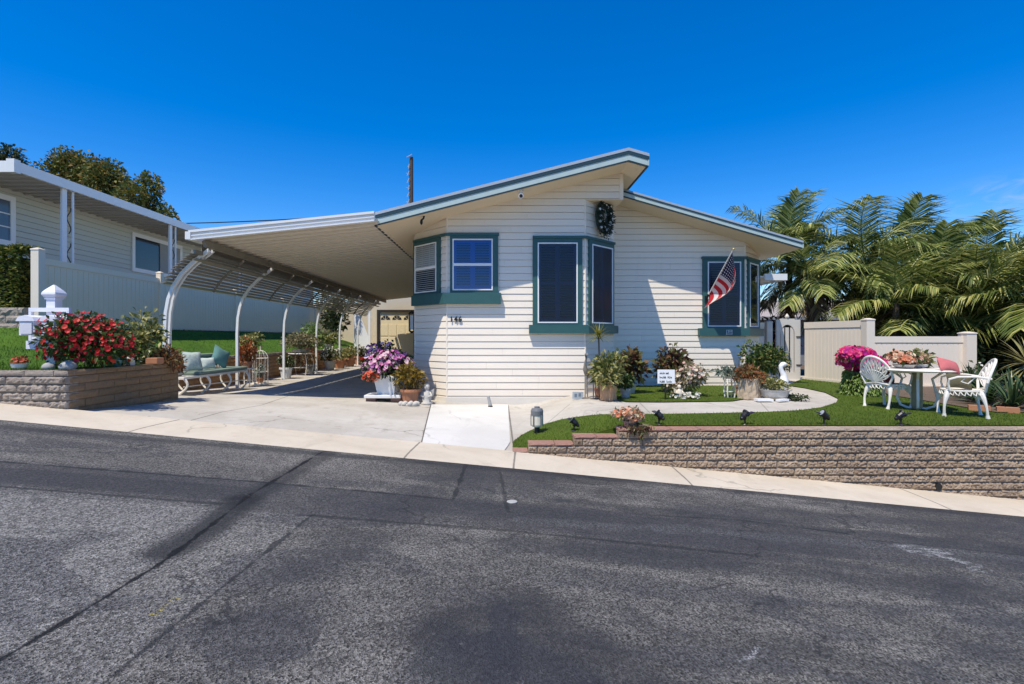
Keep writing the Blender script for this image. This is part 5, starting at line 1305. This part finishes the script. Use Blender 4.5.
m.lathe([(.2,0),(.2,.03),(.15,.035)], 14, (-1.83,10.3,z), sy=.5); tag(m.build('stone_wreath', STONE, smooth=True), 'low stone wreath ornament lying in front of the yellow croton pot', 'ornament')
lt = thing('wall_lantern', 'black wall lantern with milky glass on the house corner by the carport', 'lantern', (-2.1, 12.25, 1.75)); lx, ly = -2.10, 12.2
m = MB(); m.bar((-1.97,ly,2.02),(-2.10,ly,2.02),.03,.03); m.lathe([(.02,.30),(.10,.24),(.085,.22)], 4, (lx,ly,1.75), ang=pi/4); m.lathe([(.03,-.24),(.075,-.20),(.075,-.18)], 4, (lx,ly,1.75), ang=pi/4)
for a in range(4): m.bar((lx+.075*cos(a*pi/2+pi/4), ly+.075*sin(a*pi/2+pi/4), 1.56),(lx+.08*cos(a*pi/2+pi/4), ly+.08*sin(a*pi/2+pi/4),1.98),.024,.024)
m.box(-1.99,-1.965,ly-.06,ly+.06,1.85,2.10); m.build('frame', BLACK, lt)
m = MB(); m.lathe([(.055,1.60),(.06,1.94)], 4, (lx,ly,0), ang=pi/4); m.build('glass', flat('milky_glass', (0.55,0.56,0.55), .2), lt)
sc_ = thing('security_camera', 'small white security camera under the roof edge above the house front', 'camera', (0.42, 10.30, 4.38))
cz0 = HZ(.42)
m = MB(); m.lathe([(.05,0),(.05,.03),(.025,.035)], 12, (.42,10.40,cz0-.047)); m.bar((.42,10.40,cz0-.04),(.42,10.36,cz0-.13),.03,.03); m.build('mount', WHITE, sc_)
m = MB(); m.tube([(.42,10.46,cz0-.12),(.42,10.24,cz0-.16)], .05, 10); m.build('body', WHITE, sc_)
m = MB(); m.tube([(.42,10.245,cz0-.159),(.42,10.225,cz0-.163)], .036, 10); m.build('lens', BLACK, sc_)
m = MB(); hz = HZ(-1.55); m.tube([(-1.55,10.45,hz-.012),(-1.56,10.45,hz-.06),(-1.60,10.43,hz-.10)], .02, 6); m.blob((-1.60,10.42,hz-.14), .03,.03,.06, 8,6); tag(m.build('eave_lamp', BLACK), 'tiny dark lamp hanging under the low end of the front roof edge', 'lamp')
# wreath on the canted wall
wr = thing('wreath', 'round dark green wreath with silver balls on the canted wall under the roof', 'wreath', (2.22, 11.33, 4.08)); wc = Vector((2.24, 11.34, 4.06)); wd2 = Vector((1,1,0)).normalized(); wn = Vector((.7071,-.7071,0))
rg = random.Random(8); m = MB()
for _ in range(1300):
    a = rg.uniform(0, 2*pi); rr = .245 + rg.gauss(0,.06); b = rg.uniform(0,pi)
    p = wc + wd2*rr*cos(a)*.85 + Vector((0,0,rr*1.15*sin(a))) + wn*(.05+.07*rg.random())
    m.leaf(p, wn*.6 + wd2*rg.uniform(-1,1) + Vector((0,0,rg.uniform(-1,1))), rg.uniform(.06,.11), .03)
m.tube([wc + wd2*.27*.85*cos(2*pi*i/20) + Vector((0,0,.31*sin(2*pi*i/20))) + wn*.06 for i in range(21)], .05, 6); m.build('foliage', leafm('wreath_leaf', [(0.02,0.04,0.025),(0.04,0.065,0.04),(0.07,0.085,0.07)], .5, .1), wr, recalc=False)
for k in range(16):
    a = 2*pi*k/16; rr = .245 + rg.gauss(0,.05); m = MB(); m.blob(wc + wd2*rr*cos(a)*.85 + Vector((0,0,rr*1.15*sin(a))) + wn*(.13), .03,.03,.03, 8,6); m.build('bauble', flat('silver_bauble', (0.7,0.7,0.68), .35), wr, smooth=True)

# --- cluster right of the middle window
plant('croton_pot', 'big cream and yellow croton in a ridged terracotta pot in front of the canted corner', 'potted plant', gl(2.10, 9.95), .40, .66, VARI, 1250, .13, .05, 71, pot=('log', .145, .36, flat('straw_terracotta', (0.48,0.28,0.15), .85, .3, 12)), up=.6, nl=9, zoff=-.12)
plant('potted_plant', 'dark maroon and green leafy plant close to the wall behind the big croton', 'potted plant', gl(2.78, 11.0), .32, .72, MAROON, 420, .17, .10, 72, pot=('round', .15, .22, STONE), nl=7)
plant('potted_plant', 'small green plant in a grey pot tucked right of the big croton', 'potted plant', gl(2.5, 10.2), .18, .3, GRN, 200, .09, .05, 73, pot=('round', .11, .2, GREYR))
strap_plant('dracaena', 'slim dracaena with a yellow spiky crown against the canted corner', 'potted plant', gl(2.02, 10.5), .34, 44, leafm('dracaena_leaf', [(0.20,0.20,0.04),(0.38,0.33,0.06),(0.10,0.13,0.03)], .4, .2), 74, W=.028, el=(-.2,1.4), droop=.7, stem=1.12, pot=('round', .09, .16, TERRA))
def heron(label, x, y, h, mat):
    o = thing('heron_statue', label, 'statue', gl(x, y)); z = zlot(x, y); m = MB()
    m.tube([(x,y,z),(x,y,z+h*.5)], .012, 6); m.tube([(x+.05,y,z),(x+.04,y,z+h*.5)], .012, 6); m.lathe([(.09,0),(.09,.015),(.05,.02)], 12, (x+.02,y,z)); m.build('leg', mat, o)
    m = MB(); m.tube([(x+.08,y+.05,z+h*.46),(x+.04,y,z+h*.54),(x,y-.03,z+h*.62),(x-.01,y-.04,z+h*.74),(x+.015,y-.04,z+h*.84),(x+.005,y-.05,z+h*.92)], [.02,.065,.05,.022,.02,.022], 8); m.blob((x+.003,y-.065,z+h*.94), .025,.04,.025, 8,6); m.build('body', mat, o, smooth=True)
    m = MB(); m.tube([(x+.003,y-.09,z+h*.94),(x+.003,y-.2,z+h*.92)], [.012,.003], 6); m.build('beak', mat, o)
HER = flat('grey_bronze', (0.20,0.18,0.15), .6, .3, 20)
heron('slim grey heron statue standing beside the wall corner left of the big croton', 1.72, 10.35, .95, HER)
heron('shorter grey heron statue between the taller heron and the big croton', 1.86, 10.2, .72, HER)
m = MB(); z = zlot(1.57,10.35); xf_ = lambda v: Vector((1.57+v.x, 10.35+v.y*.9-.3*v.z, z+v.z+.01))
m.box(-.11,.11,-.02,.02,0,.15); fo = m.build('address_tile', flat('pale_blue_tile', (0.55,0.60,0.62), .4), xf=xf_); tag(fo, 'small pale blue tile propped on the walk by the heron statues', 'tile')
m = MB(); m.box(-.07,-.02,-.024,-.021,.04,.11); m.box(.01,.06,-.024,-.021,.05,.12); m.build('mark', flat('blue_grey_paint', (0.2,0.27,0.33), .5), fo, xf=xf_, world=True)
# garden spigot cap by the pad
sp = thing('garden_spotlight', 'tiny grey stake light at the foot of the wall behind the white pad', 'lamp', gl(-.22, 10.55)); z = zlot(-.22,10.55)
m = MB(); m.lathe([(.05,0),(.05,.03),(.02,.04)], 10, (-.20,10.55,z)); m.build('base', BLACK, sp); m = MB(); m.tube([(-.20,10.55,z+.03),(-.235,10.57,z+.19)], [.04,.03], 10); m.blob((-.238,10.572,z+.2),.03,.03,.03,8,5); m.build('head', flat('grey_lamp', (0.3,0.3,0.29), .5), sp)

# --- yard sign
sg = thing('yard_sign', 'small white sign with three lines of black writing on a stake before the blossoms', 'sign', gl(3.22, 9.95)); z = zlot(3.22, 9.95)
m = MB(); m.box(3.06,3.395,9.94,9.955,z+.33,z+.60); m.build('board', WHITE, sg)
m = MB(); m.box(3.205,3.235,9.957,9.975,z,z+.55); m.build('stake', BLACK, sg)
rg = random.Random(4); m = MB()
for k, words_ in enumerate(((.085,.06), (.12,.07), (.10,.10))):
    x = 3.10; zz = z+.535-.082*k
    for w in words_:
        q = x
        while q < x+w: m.box(q,q+.008,9.936,9.939,zz-.02,zz+rg.choice((.004,.02))); m.box(q+.0085,q+.0165,9.936,9.939,zz-rg.choice((.02,.004)),zz-rg.choice((.013,-.006))); q += .021
        x += w+.035
m.build('lettering', BLACK, sg)
# blossoms by the sign
plant('flowering_shrub', 'maroon and green bush at the back of the blossoms beside the white sign', 'shrub', gl(3.78, 11.2), .46, .78, MAROON, 900, .15, .06, 75, nl=8, zoff=.2)
strap_plant('spiky_plant', 'spiky green tuft rising from the top of the maroon bush', 'plant', (3.85, 11.25, zlot(3.8,11.2)+.65), .42, 30, STRAP, 76, W=.03, el=(.6,1.5), droop=.4)
plant('flowering_shrub', 'cream and pale pink blossoms right of the white sign', 'shrub', gl(3.85, 10.5), .42, .66, BEIGE, 800, .10, .05, 77, fl=F_CRM, nf=210, fr=.036, nl=10, front=.2)
plant('flower', 'low white flowers at the grass edge under the pale blossoms', 'flower', gl(3.72, 10.15), .34, .12, GRN, 160, .06, .03, 78, fl=F_WHT, nf=90, fr=.03, nl=7)
statue('little cream figurine half hidden under the pale blossoms', 3.58, 10.22, .28, 3, flat('cream_stone', (0.62,0.55,0.45), .8, .15, 14), 'garden_figurine')
# group below the flag window
plant('succulent_pot', 'rust red succulents in a rough tree stump planter beneath the flag window', 'potted plant', gl(4.93, 10.15), .36, .30, RUST, 720, .10, .03, 79, pot=('log', .20, .40, flat('straw_bark', (0.46,0.36,0.25), .9, .35, 16, .5)), up=.6, zoff=-.06)
o = plant('succulent_pot', 'grey green rosette succulent on a thin metal stand left of the stump planter', 'potted plant', (4.62, 10.3, zlot(4.62,10.3)+.38), .26, .16, PALEG, 200, .10, .04, 80, pot=('bowl', .10, .06, STONE), up=.6)
stand('plant_stand', 'thin pale metal stand under the grey green rosette succulent', 4.62, 10.3, zlot(4.62,10.3)+.39, .07)
plant('shrub', 'round green bush with yellow tips against the wall by the gate', 'shrub', gl(6.0, 11.6), .58, .72, leafm('green_yellow_tip', [(0.03,0.07,0.015),(0.05,0.10,0.02),(0.08,0.13,0.025),(0.24,0.22,0.06)], .45, .2), 1500, .11, .05, 81, nl=9, zoff=.28, ry=.4)
strap_plant('spiky_plant', 'thin leaved green plant between the stump planter and the round bush', 'plant', gl(5.05, 10.8), .55, 26, STRAP, 82, W=.025, el=(.7,1.45), droop=.6, pot=('round', .10, .2, TERRA))
plant('succulent_pot', 'orange yellow succulents in a dark pot right of the stump planter', 'potted plant', gl(5.18, 10.45), .30, .26, YELO, 420, .09, .03, 83, pot=('round', .17, .30, flat('dark_pot', (0.10,0.06,0.05), .7)), up=.5)
plant('succulent_pot', 'variegated succulents in a shallow stone bowl in front of the goose', 'potted plant', gl(5.36, 10.0), .32, .20, VARI, 520, .08, .03, 84, pot=('bowl', .27, .20, STONE), up=.5)
plant('ground_succulent', 'low dark creeping succulents at the walk edge before the goose', 'plant', gl(5.72, 9.9), .26, .09, DKGR, 200, .07, .03, 85, nl=6)
gs = thing('goose_statue', 'white goose statue with raised neck beside the round bush', 'statue', gl(5.74, 10.55)); gx, gy_, z = 5.74, 10.55, zlot(5.74, 10.55)
m = MB(); m.tube([(gx-.34,gy_,z+.26),(gx-.22,gy_,z+.24),(gx-.08,gy_,z+.22),(gx+.06,gy_,z+.25),(gx+.12,gy_,z+.34),(gx+.10,gy_,z+.46),(gx+.05,gy_,z+.56),(gx+.05,gy_,z+.63),(gx+.09,gy_,z+.67)], [.02,.10,.15,.13,.085,.052,.043,.045,.05], 12); m.blob((gx+.10,gy_,z+.665), .07,.05,.05, 12,8); m.lathe([(.13,0),(.13,.03),(.09,.06),(.09,.14)], 12, (gx-.04,gy_,z)); m.build('body', WHITE, gs, smooth=True)
m = MB(); m.tube([(gx+.16,gy_,z+.66),(gx+.245,gy_,z+.64)], [.026,.006], 7); m.build('beak', flat('yellow_beak', (0.6,0.42,0.15), .5), gs)
for s_ in (1,-1):
    m = MB(); m.blob((gx-.12,gy_+s_*.115,z+.25), .19,.035,.085, 10,6, R=Matrix.Rotation(.15,3,'Y')); m.build('wing', WHITE, gs, smooth=True)
for i, (x, y, lab) in enumerate(((5.02, 9.75, 'flat white paver tile lying before the stump planter'), (5.36, 9.72, 'narrow white paver tile lying askew right of the other one'))):
    z = zlot(x,y)+.02; m = MB(); m.obox((x,y,z+.02), (cos(.4*i),sin(.4*i),0), (-sin(.4*i),cos(.4*i),0), (0,0,1), .15-.03*i, .08-.03*i, .02); tag(m.build('paver_tile', WHITE), lab, 'paver')

# --- bollard lamp and spotlights on the lawn
b0 = hit(537, 434); bl = thing('bollard_light', 'squat grey bollard lamp with a pale lens at the low end of the lawn', 'lamp', tuple(b0)); x, y, z = b0; z += .0
GREYL = flat('grey_lamp_housing', (0.16,0.165,0.17), .45, .1)
m = MB(); m.lathe([(.045,-.02),(.042,.13)], 12, (x,y,z)); m.build('post', BLACK, bl)
m = MB(); m.lathe([(.078,.12),(.09,.15),(.09,.30),(.092,.30)], 16, (x,y,z)); m.build('lens', flat('frosted_lens', (0.74,0.66,0.53), .4, .08), bl)
m = MB(); m.lathe([(.097,.30),(.10,.37),(.085,.405),(.045,.415),(.045,.435),(.02,.44)], 16, (x,y,z)); 
for a in (0.3, pi-.3, pi+.9, -.9): m.bar((x+.094*cos(a),y+.094*sin(a),z+.13),(x+.094*cos(a),y+.094*sin(a),z+.31),.016,.022)
m.build('cap', GREYL, bl)
def spot(label, px, py, rz):
    p = hit(px, py, zl); o = thing('garden_spotlight', label, 'spotlight', tuple(p), rz, 'black spotlights along the lawn edge'); o.scale = (.8, .8, .85); return o
def spot_parts(o):
    m = MB(); m.tube([(0,0,-.03),(0,0,.10)], .014, 6); m.lathe([(.05,0),(.04,.012),(.014,.02)], 10); m.build('stake', BLACK, o, world=False)
    m = MB(); d = Vector((.75,.2,.63)).normalized(); c = Vector((-.02,0,.15)); m.tube([c-d*.07, c-d*.02, c+d*.05, c+d*.055, c+d*.08], [.03,.052,.052,.066,.068], 12); m.blob(c-d*.07, .03,.036,.036, 8,5); m.bar((0,0,.08),(-.02,0,.13),.02,.05); m.build('head', BLACK, o, world=False)
    m = MB(); m.tube([c+d*.081, c+d*.084], .05, 12); m.build('lens', flat('lamp_glass', (0.35,0.37,0.40), .1, spec=.8), o, world=False)
    m = MB(); c = Vector((.06,-.02,.19)); e = Vector((.95,-.1,.25)).normalized(); m.obox(c, e, Vector((0,1,0)), e.cross(Vector((0,1,0))), .075, .045, .008); m.build('solar_panel', flat('solar_panel', (0.02,0.025,0.05), .15, spec=.7), o, world=False)
sp0 = spot('black garden spotlight at the low brick step beside the bollard lamp', 574, 431, 2.6); spot_parts(sp0)
for lab, px, py, rz in (('black garden spotlight between the wall top flowers and the white sign', 659, 424.5, 2.3), ('black garden spotlight with a long arm on the grass below the stump planter', 745, 424.5, .1), ('black garden spotlight near the rounded end of the walkway', 824, 424.5, 2.9), ('black garden spotlight in front of the ornate white chairs', 901, 425, -.4)):
    o = copy_tree(sp0); p = hit(px, py, zl); o.location = p; o.rotation_euler = (0,0,rz); o['label'] = lab
wp = plant('flowerpot', 'pot of orange and cream succulents perched on the stepped wall top', 'potted plant', (1.79, 7.06, .164), .24, .20, BEIGE, 320, .07, .03, 86, pot=('bowl', .10, .10, flat('brown_pot', (0.24,0.15,0.12), .8)), fl=F_PCH, nf=110, fr=.03, up=.5, zoff=-.03)
rg = random.Random(12); m = MB()  # dark leaf mass shaped as the pot plant's shadow on the wall face
for k in range(60):
    x = 1.88 + rg.gauss(0,.10); y = 6.955 - .02*rg.random(); l = rg.uniform(.02,.17)*max(.15, 1-abs(x-1.9)/.22)
    q = 0
    while q < l: m.leaf((x+.006*sin(q*60), y-.005, .20-q), (rg.uniform(-1,1), -.5, -.6), .045, .028); q += .022
    m.tube([(1.83,7.05,.25),(x,y,.21),(x,y,.2-l)], .003, 3)
tag(m.build('hanging_leaves', MAROON, recalc=False), 'dark maroon leaves standing in for the shadow on the wall face under the orange succulents', 'trailing plant')

# --- hot pink planter, patio set
plant('flower_planter', 'tall planter covered in green trailing leaves topped by hot pink petunias', 'planter', gl(7.55, 10.7), .54, .50, GRN, 1000, .08, .045, 91, pot=('round', .22, .50, flat('planter_brown', (0.10,0.08,0.06), .8)), fl=F_HOT, nf=800, fr=.052, nl=10, zoff=-.02, front=.25)
rg = random.Random(14); m = MB()
for _ in range(1500):
    a = rg.uniform(0, 2*pi); zz = rg.uniform(.02,.54); r = .25 + .07*(1-zz/.54)*1.2 + rg.gauss(0,.02)
    m.leaf((7.55+r*cos(a), 10.7+r*sin(a), zlot(7.55,10.7)+zz), (cos(a)*.6, sin(a)*.6-.2, -.6+rg.uniform(-.3,.5)), .075, .045)
tag(m.build('hanging_leaves', GRNB, recalc=False), 'bright green creeper hanging down around the hot pink planter', 'trailing plant')
def cast_chair():
    """local: faces +x, origin on the ground under the seat"""
    o = thing('patio_chair', 'x', 'chair', (0,0,0), 0, 'ornate white chairs at the patio table')
    for (x, y, dx) in ((.20,.20,.05),(.20,-.20,.05),(-.18,.18,-.08),(-.18,-.18,-.08)):
        m = MB(); pts = [(x*(1+.18*sin(pi*i/8*1.0)) + dx*(i/8)**2, y*(1+.18*sin(pi*i/8)) + .02*(i/8)**2*(1 if y>0 else -1), .40*(1-i/8)) for i in range(9)]
        m.tube(pts, [.034,.037,.033,.026,.021,.018,.018,.02,.030], 8); m.tube([Vector(pts[0])*.86 + Vector((0,0,.05)), Vector(pts[2])*.86 + Vector((0,0,.03)), Vector(pts[3])], [.016,.014,.010], 6); m.build('leg', CAST, o, world=False)
    m = MB(); m.lathe([(.25,.385),(.27,.395),(.27,.415),(.20,.418),(.16,.405)], 20, (0,0,0))
    for k in range(24):
        a = 2*pi*k/24; m.tube([(.262*cos(a), .262*sin(a), .39), (.27*cos(a+.1), .27*sin(a+.1), .35), (.262*cos(a+.2), .262*sin(a+.2), .33), (.262*cos(a+.26), .262*sin(a+.26), .39)], .009, 5)
    m.build('seat', CAST, o, world=False)
    m = MB(); tilt = lambda u, v: Vector((-.19 - .12*v - .07*(1-(u/.30)**2 if abs(u)<.3 else 0), u, .40 + v*.48))
    rim = [tilt(.27*cos(pi*k/20)*(1.0), max(0.02, .30 + .72*sin(pi*k/20)) if 0 < k < 20 else .30) for k in range(21)]
    m.tube([tilt(.2, 0)] + rim + [tilt(-.2, 0)], .019, 7)
    hub = tilt(0, .10)
    for k in range(11):
        a = pi*(k+.5)/11; e = tilt(.255*cos(a), .30 + .70*sin(a)); b2 = .05
        mid1 = tilt(.16*cos(a-.16), .2 + .42*sin(a-.10)); mid2 = tilt(.16*cos(a+.16), .2 + .42*sin(a+.10))
        m.tube([hub, mid1, e], .013, 5); m.tube([hub, mid2, e], .013, 5)
    m.tube([tilt(.17*cos(pi*k/10), .22 + .30*sin(pi*k/10)) for k in range(11)], .010, 5); m.tube([tilt(-.2,.02), hub, tilt(.2,.02)], .014, 6)
    m.build('backrest', CAST, o, world=False)
    for s_ in (1,-1):
        m = MB(); m.tube([(-.29,s_*.255,.60),(-.10,s_*.29,.63),(.10,s_*.29,.62),(.20,s_*.28,.58),(.21,s_*.26,.50),(.19,s_*.25,.41)], .016, 6); m.tube([(-.1,s_*.28,.62),(-.02,s_*.275,.52),(.06,s_*.275,.55),(.02,s_*.275,.60)], .010, 5); m.build('armrest', CAST, o, world=False)
    return o
def put(o, px, py, rz, label):
    p = hit(px, py, zl); o.location = p; o.rotation_euler = (0,0,rz); o['label'] = label; return p
ch = cast_chair()
pA = put(ch, 887, 407, .30, 'ornate white chair with its fan back toward the hot pink planter')
ch2 = copy_tree(ch); pB = put(ch2, 962, 415.5, pi-.55, 'ornate white chair beside the strap leaved bed with a pink cushion over it')
pT = hit(917, 409, zl)
tb2 = thing('patio_table', 'round white cast table with curved scroll legs and a square wooden post', 'table', tuple(pT)); x, y, z = pT
m = MB(); m.lathe([(.50,.645),(.555,.655),(.57,.672),(.555,.69),(.3,.692)], 32, (x,y,z)); m.build('tabletop', CAST, tb2)
for k in range(4):
    a = pi/4 + k*pi/2 + .15; m = MB(); pts = [(x+r*cos(a), y+r*sin(a), z+h) for r, h in ((.06,.16),(.17,.28),(.26,.36),(.27,.22),(.20,.08),(.10,.03),(.30,.0))]
    pts = [(x+r*cos(a), y+r*sin(a), z+h) for r, h in ((.34,.645),(.20,.52),(.24,.34),(.27,.18),(.22,.06),(.12,.015),(.07,.02))]
    m.tube(pts, .02, 7); m.build('leg', CAST, tb2)
m = MB(); m.box(x-.055,x+.055,y-.055,y+.055,z,z+.644); m.build('post', flat('olive_wood_post', (0.34,0.29,0.18), .8, .3, 10), tb2)
zt = z+.692
plant('flower_arrangement', 'peach and orange flowers in a low bowl on the patio table', 'flowers', (x-.22, y, zt), .30, .22, GRN, 260, .08, .04, 92, pot=('bowl', .16, .07, STONE), fl=F_PCH, nf=170, fr=.045, front=.2, zoff=-.03)
plant('flower_arrangement', 'brownish dried flowers and leaves at the middle of the patio table', 'flowers', (x+.18, y+.18, zt), .27, .24, VARI, 300, .10, .04, 93, pot=('bowl', .14, .07, WPOT), fl=leafm('tan_blossom', [(0.40,0.24,0.14),(0.5,0.34,0.2)], .5, .2, True), nf=70, fr=.035, zoff=-.03)
statue('tiny white bird figurine at the edge of the patio table', 0, 0, .1, 6, WHITE, 'table_figurine').location = (x+.38, y-.15, zt)
for c_ in [c_ for c_ in bpy.data.objects if c_.name.startswith('table_figurine') and c_.parent is None]:
    for k_ in kids(c_): 
        k_.location = (0,0,0)
PINK = flat('coral_pink_fabric', (0.52,0.14,0.14), .9, .2, 30); REDC = flat('dark_red_fabric', (0.16,0.02,0.025), .9, .2, 20); OLV = flat('olive_fabric', (0.10,0.09,0.05), .9, .2, 20)
pillow('coral pink checked cushion on top of the chair back by the garden bed', (pB.x-.02, pB.y+.22, pB.z+.76), .42, .26, .14, (-.5, .25, .2), PINK, 'cushions on the patio chairs', 'cushion')
pillow('dark red cushion on the seat of the chair near the pink planter', (pA.x+.02, pA.y+.02, pA.z+.54), .36, .26, .14, (-.3, .15, .5), REDC, 'cushions on the patio chairs', 'cushion')
pillow('olive brown cushion on the seat of the chair by the garden bed', (pB.x-.05, pB.y, pB.z+.54), .34, .24, .14, (-.3, .1, -.3), OLV, 'cushions on the patio chairs', 'cushion')

# --- garden bed at the far end
g = [hit(968,410), hit(996,414)]
m = MB()
for k in range(4):
    c = Vector((8.0 + .28*k, 8.55 - .20*k, zlot(8,8)+.06)); m.obox(c, Vector((.8,-.6,0)), Vector((.6,.8,0)), (0,0,1), .135, .06, .05)
be = tag(m.build('brick_edging', TERRA), 'row of red bricks edging the planted bed behind the chairs', 'edging')
grid('garden_bed', SOIL, 8.05, 15, 8.3, 12.2, 20, 12, lambda x, y: zlot(x, y)+.035)
rg = random.Random(15)
labs = ['strap leaved green clump right behind the ornate chair', 'strap leaved clump beside the red brick edging', 'broad strap leaved clump under the drooping palm fronds', 'strap leaved clump at the wall side of the garden bed', 'tall strap leaved clump against the fence end post', 'strap leaved clump deep under the dry yucca skirt', 'small strap leaved clump at the front corner of the bed', 'strap leaved clump half hidden behind the brick edging clump']
for lab, (x, y) in zip(labs, ((8.85,9.3),(8.75,8.75),(9.6,9.3),(9.3,8.5),(9.7,10.6),(10.6,10.0),(9.9,8.7),(9.2,9.9))):
    strap_plant('strap_leaf_plant', lab, 'plant', (x, y, zlot(x,y)+.03), .72, 70, STRAP, int(x*31+y*7), W=.045, el=(.5,1.5), droop=1.2, group='strap leaved plants in the garden bed')
strap_plant('yucca', 'pale yellow spiky yucca with a shaggy trunk under the drooping palm', 'plant', (10.25, 9.9, .18), .8, 70, leafm('yucca_leaf', [(0.28,0.24,0.09),(0.38,0.32,0.14),(0.20,0.19,0.06)], .45, .2), 98, W=.04, el=(-.6,1.2), droop=.6, stem=.75)
plant('flower', 'few white flowers under the dark trees beyond the fence end', 'flower', (10.6, 11.3, .15), .4, .7, DKGR, 420, .12, .05, 99, fl=F_WHT, nf=26, fr=.03)

q = road_hit(512, 502); m = MB(); m.lathe([(.05,0),(.05,.005),(.04,.007)], 16, (q[0], q[1], zroad(q[0])+.001)); tag(m.build('utility_marker', flat('worn_white_marker', (0.36,0.36,0.34), .7, .3, 40)), 'small round white utility marker set in the asphalt below the white pad', 'utility marker')
# --- the flag
fg = thing('flag_on_pole', 'american flag hanging from a slanted pole on the corner window', 'flag', (5.03, 12.5, 2.38))
b_, t_ = Vector((5.05, 12.53, 2.36)), Vector((5.36, 11.75, 3.44)); dv = (t_-b_)
m = MB(); m.tube([b_, b_+dv], .014, 8); m.build('pole', flat('pale_pole', (0.62,0.60,0.56), .4), fg)
m = MB(); m.blob(t_, .028,.028,.028, 10,7); m.build('finial', flat('gold', (0.55,0.42,0.15), .3, metal=.7), fg)
m = MB(); m.tube([b_-dv*.01, b_+dv*.09], .026, 8); m.box(b_.x-.035,b_.x+.035,b_.y-.01,b_.y+.02,b_.z-.09,b_.z+.07); m.build('bracket', BLACK, fg)
fm, tt, bb = newmat('flag_cloth')
uv = tt.node('ShaderNodeUVMap').outputs[0]; sx = tt.node('ShaderNodeSeparateXYZ'); tt.l.new(uv, sx.inputs[0]); U, V_ = sx.outputs[0], sx.outputs[1]
st = tt.math('MODULO', tt.math('FLOOR', tt.math('MULTIPLY', U, 13)), 2)
c = tt.mixc(st, (0.50,0.015,0.025), (0.72,0.70,0.68))
can = tt.math('MULTIPLY', tt.math('LESS_THAN', U, 7/13), tt.math('LESS_THAN', V_, .4))
a = tt.math('SUBTRACT', tt.math('FRACT', tt.math('MULTIPLY', U, 9*13/7)), .5); b2 = tt.math('SUBTRACT', tt.math('FRACT', tt.math('MULTIPLY', V_, 8/.4)), .5)
star = tt.math('LESS_THAN', tt.math('ADD', tt.math('MULTIPLY', a, a), tt.math('MULTIPLY', b2, b2)), .06)
c = tt.mixc(can, c, tt.mixc(star, (0.012,0.018,0.075), (0.7,0.7,0.7)))
tt.put(bb.inputs['Base Color'], c); bb.inputs['Roughness'].default_value = .8
tr = tt.node('ShaderNodeBsdfTranslucent'); tt.put(tr.inputs[0], c); mx = tt.node('ShaderNodeMixShader'); mx.inputs[0].default_value = .25
tt.l.new(bb.outputs[0], mx.inputs[1]); tt.l.new(tr.outputs[0], mx.inputs[2]); tt.l.new(mx.outputs[0], tt.n['Material Output'].inputs[0])
NU, NV = 26, 34; vs = []; fs = []; uvs = []
for i in range(NU+1):
    u = i/NU; hp = t_ - dv*(.03 + .84*u)                      # along the hoist from the pole tip down
    for j in range(NV+1):
        v = j/NV; L = 1.12*v
        fold = sin(v*5 + u*9)*.035*v + sin(u*17 + v*3)*.022*v
        sag = Vector((-.30*v*v*(1-.3*u) - .02*v, -.06*v, -1.0))
        gather = (0.38*(1-u))*v**1.5                            # fly end is drawn down and in
        p = hp + Vector((.38*sin(pi*min(1, v*1.0))*(u*(1-u)*2.8 + .10) - .20*v*v*u, .02 + fold*1.3, -v*mix(.88, .42, u))) + Vector((fold*.9, 0, 0))
        vs.append(p); uvs.append((u, v))
for i in range(NU):
    for j in range(NV): q = i*(NV+1)+j; fs.append((q, q+1, q+NV+2, q+NV+1))
m = MB(); m.add(vs, fs); fo = m.build('flag', fm, fg, smooth=True, recalc=False)
ul = fo.data.uv_layers.new(name='UVMap')
for lp in fo.data.loops: ul.data[lp.index].uv = uvs[lp.vertex_index]
pq = thing('sill_plaque', 'tiny white plaque on the teal sill under the flag window', 'plaque', (5.56, 12.45, 1.55))
m = MB(); m.box(5.50,5.65,12.444,12.458,1.48,1.60); m.build('plate', flat('grey_white_plate', (0.45,0.48,0.47), .5), pq)
m = MB(); m.box(5.56,5.64,12.438,12.4435,1.53,1.545); m.box(5.51,5.63,12.438,12.4435,1.495,1.51); m.box(5.52,5.54,12.438,12.4435,1.525,1.585); m.box(5.57,5.62,12.438,12.4435,1.565,1.58); m.build('mark', TEALD, pq)
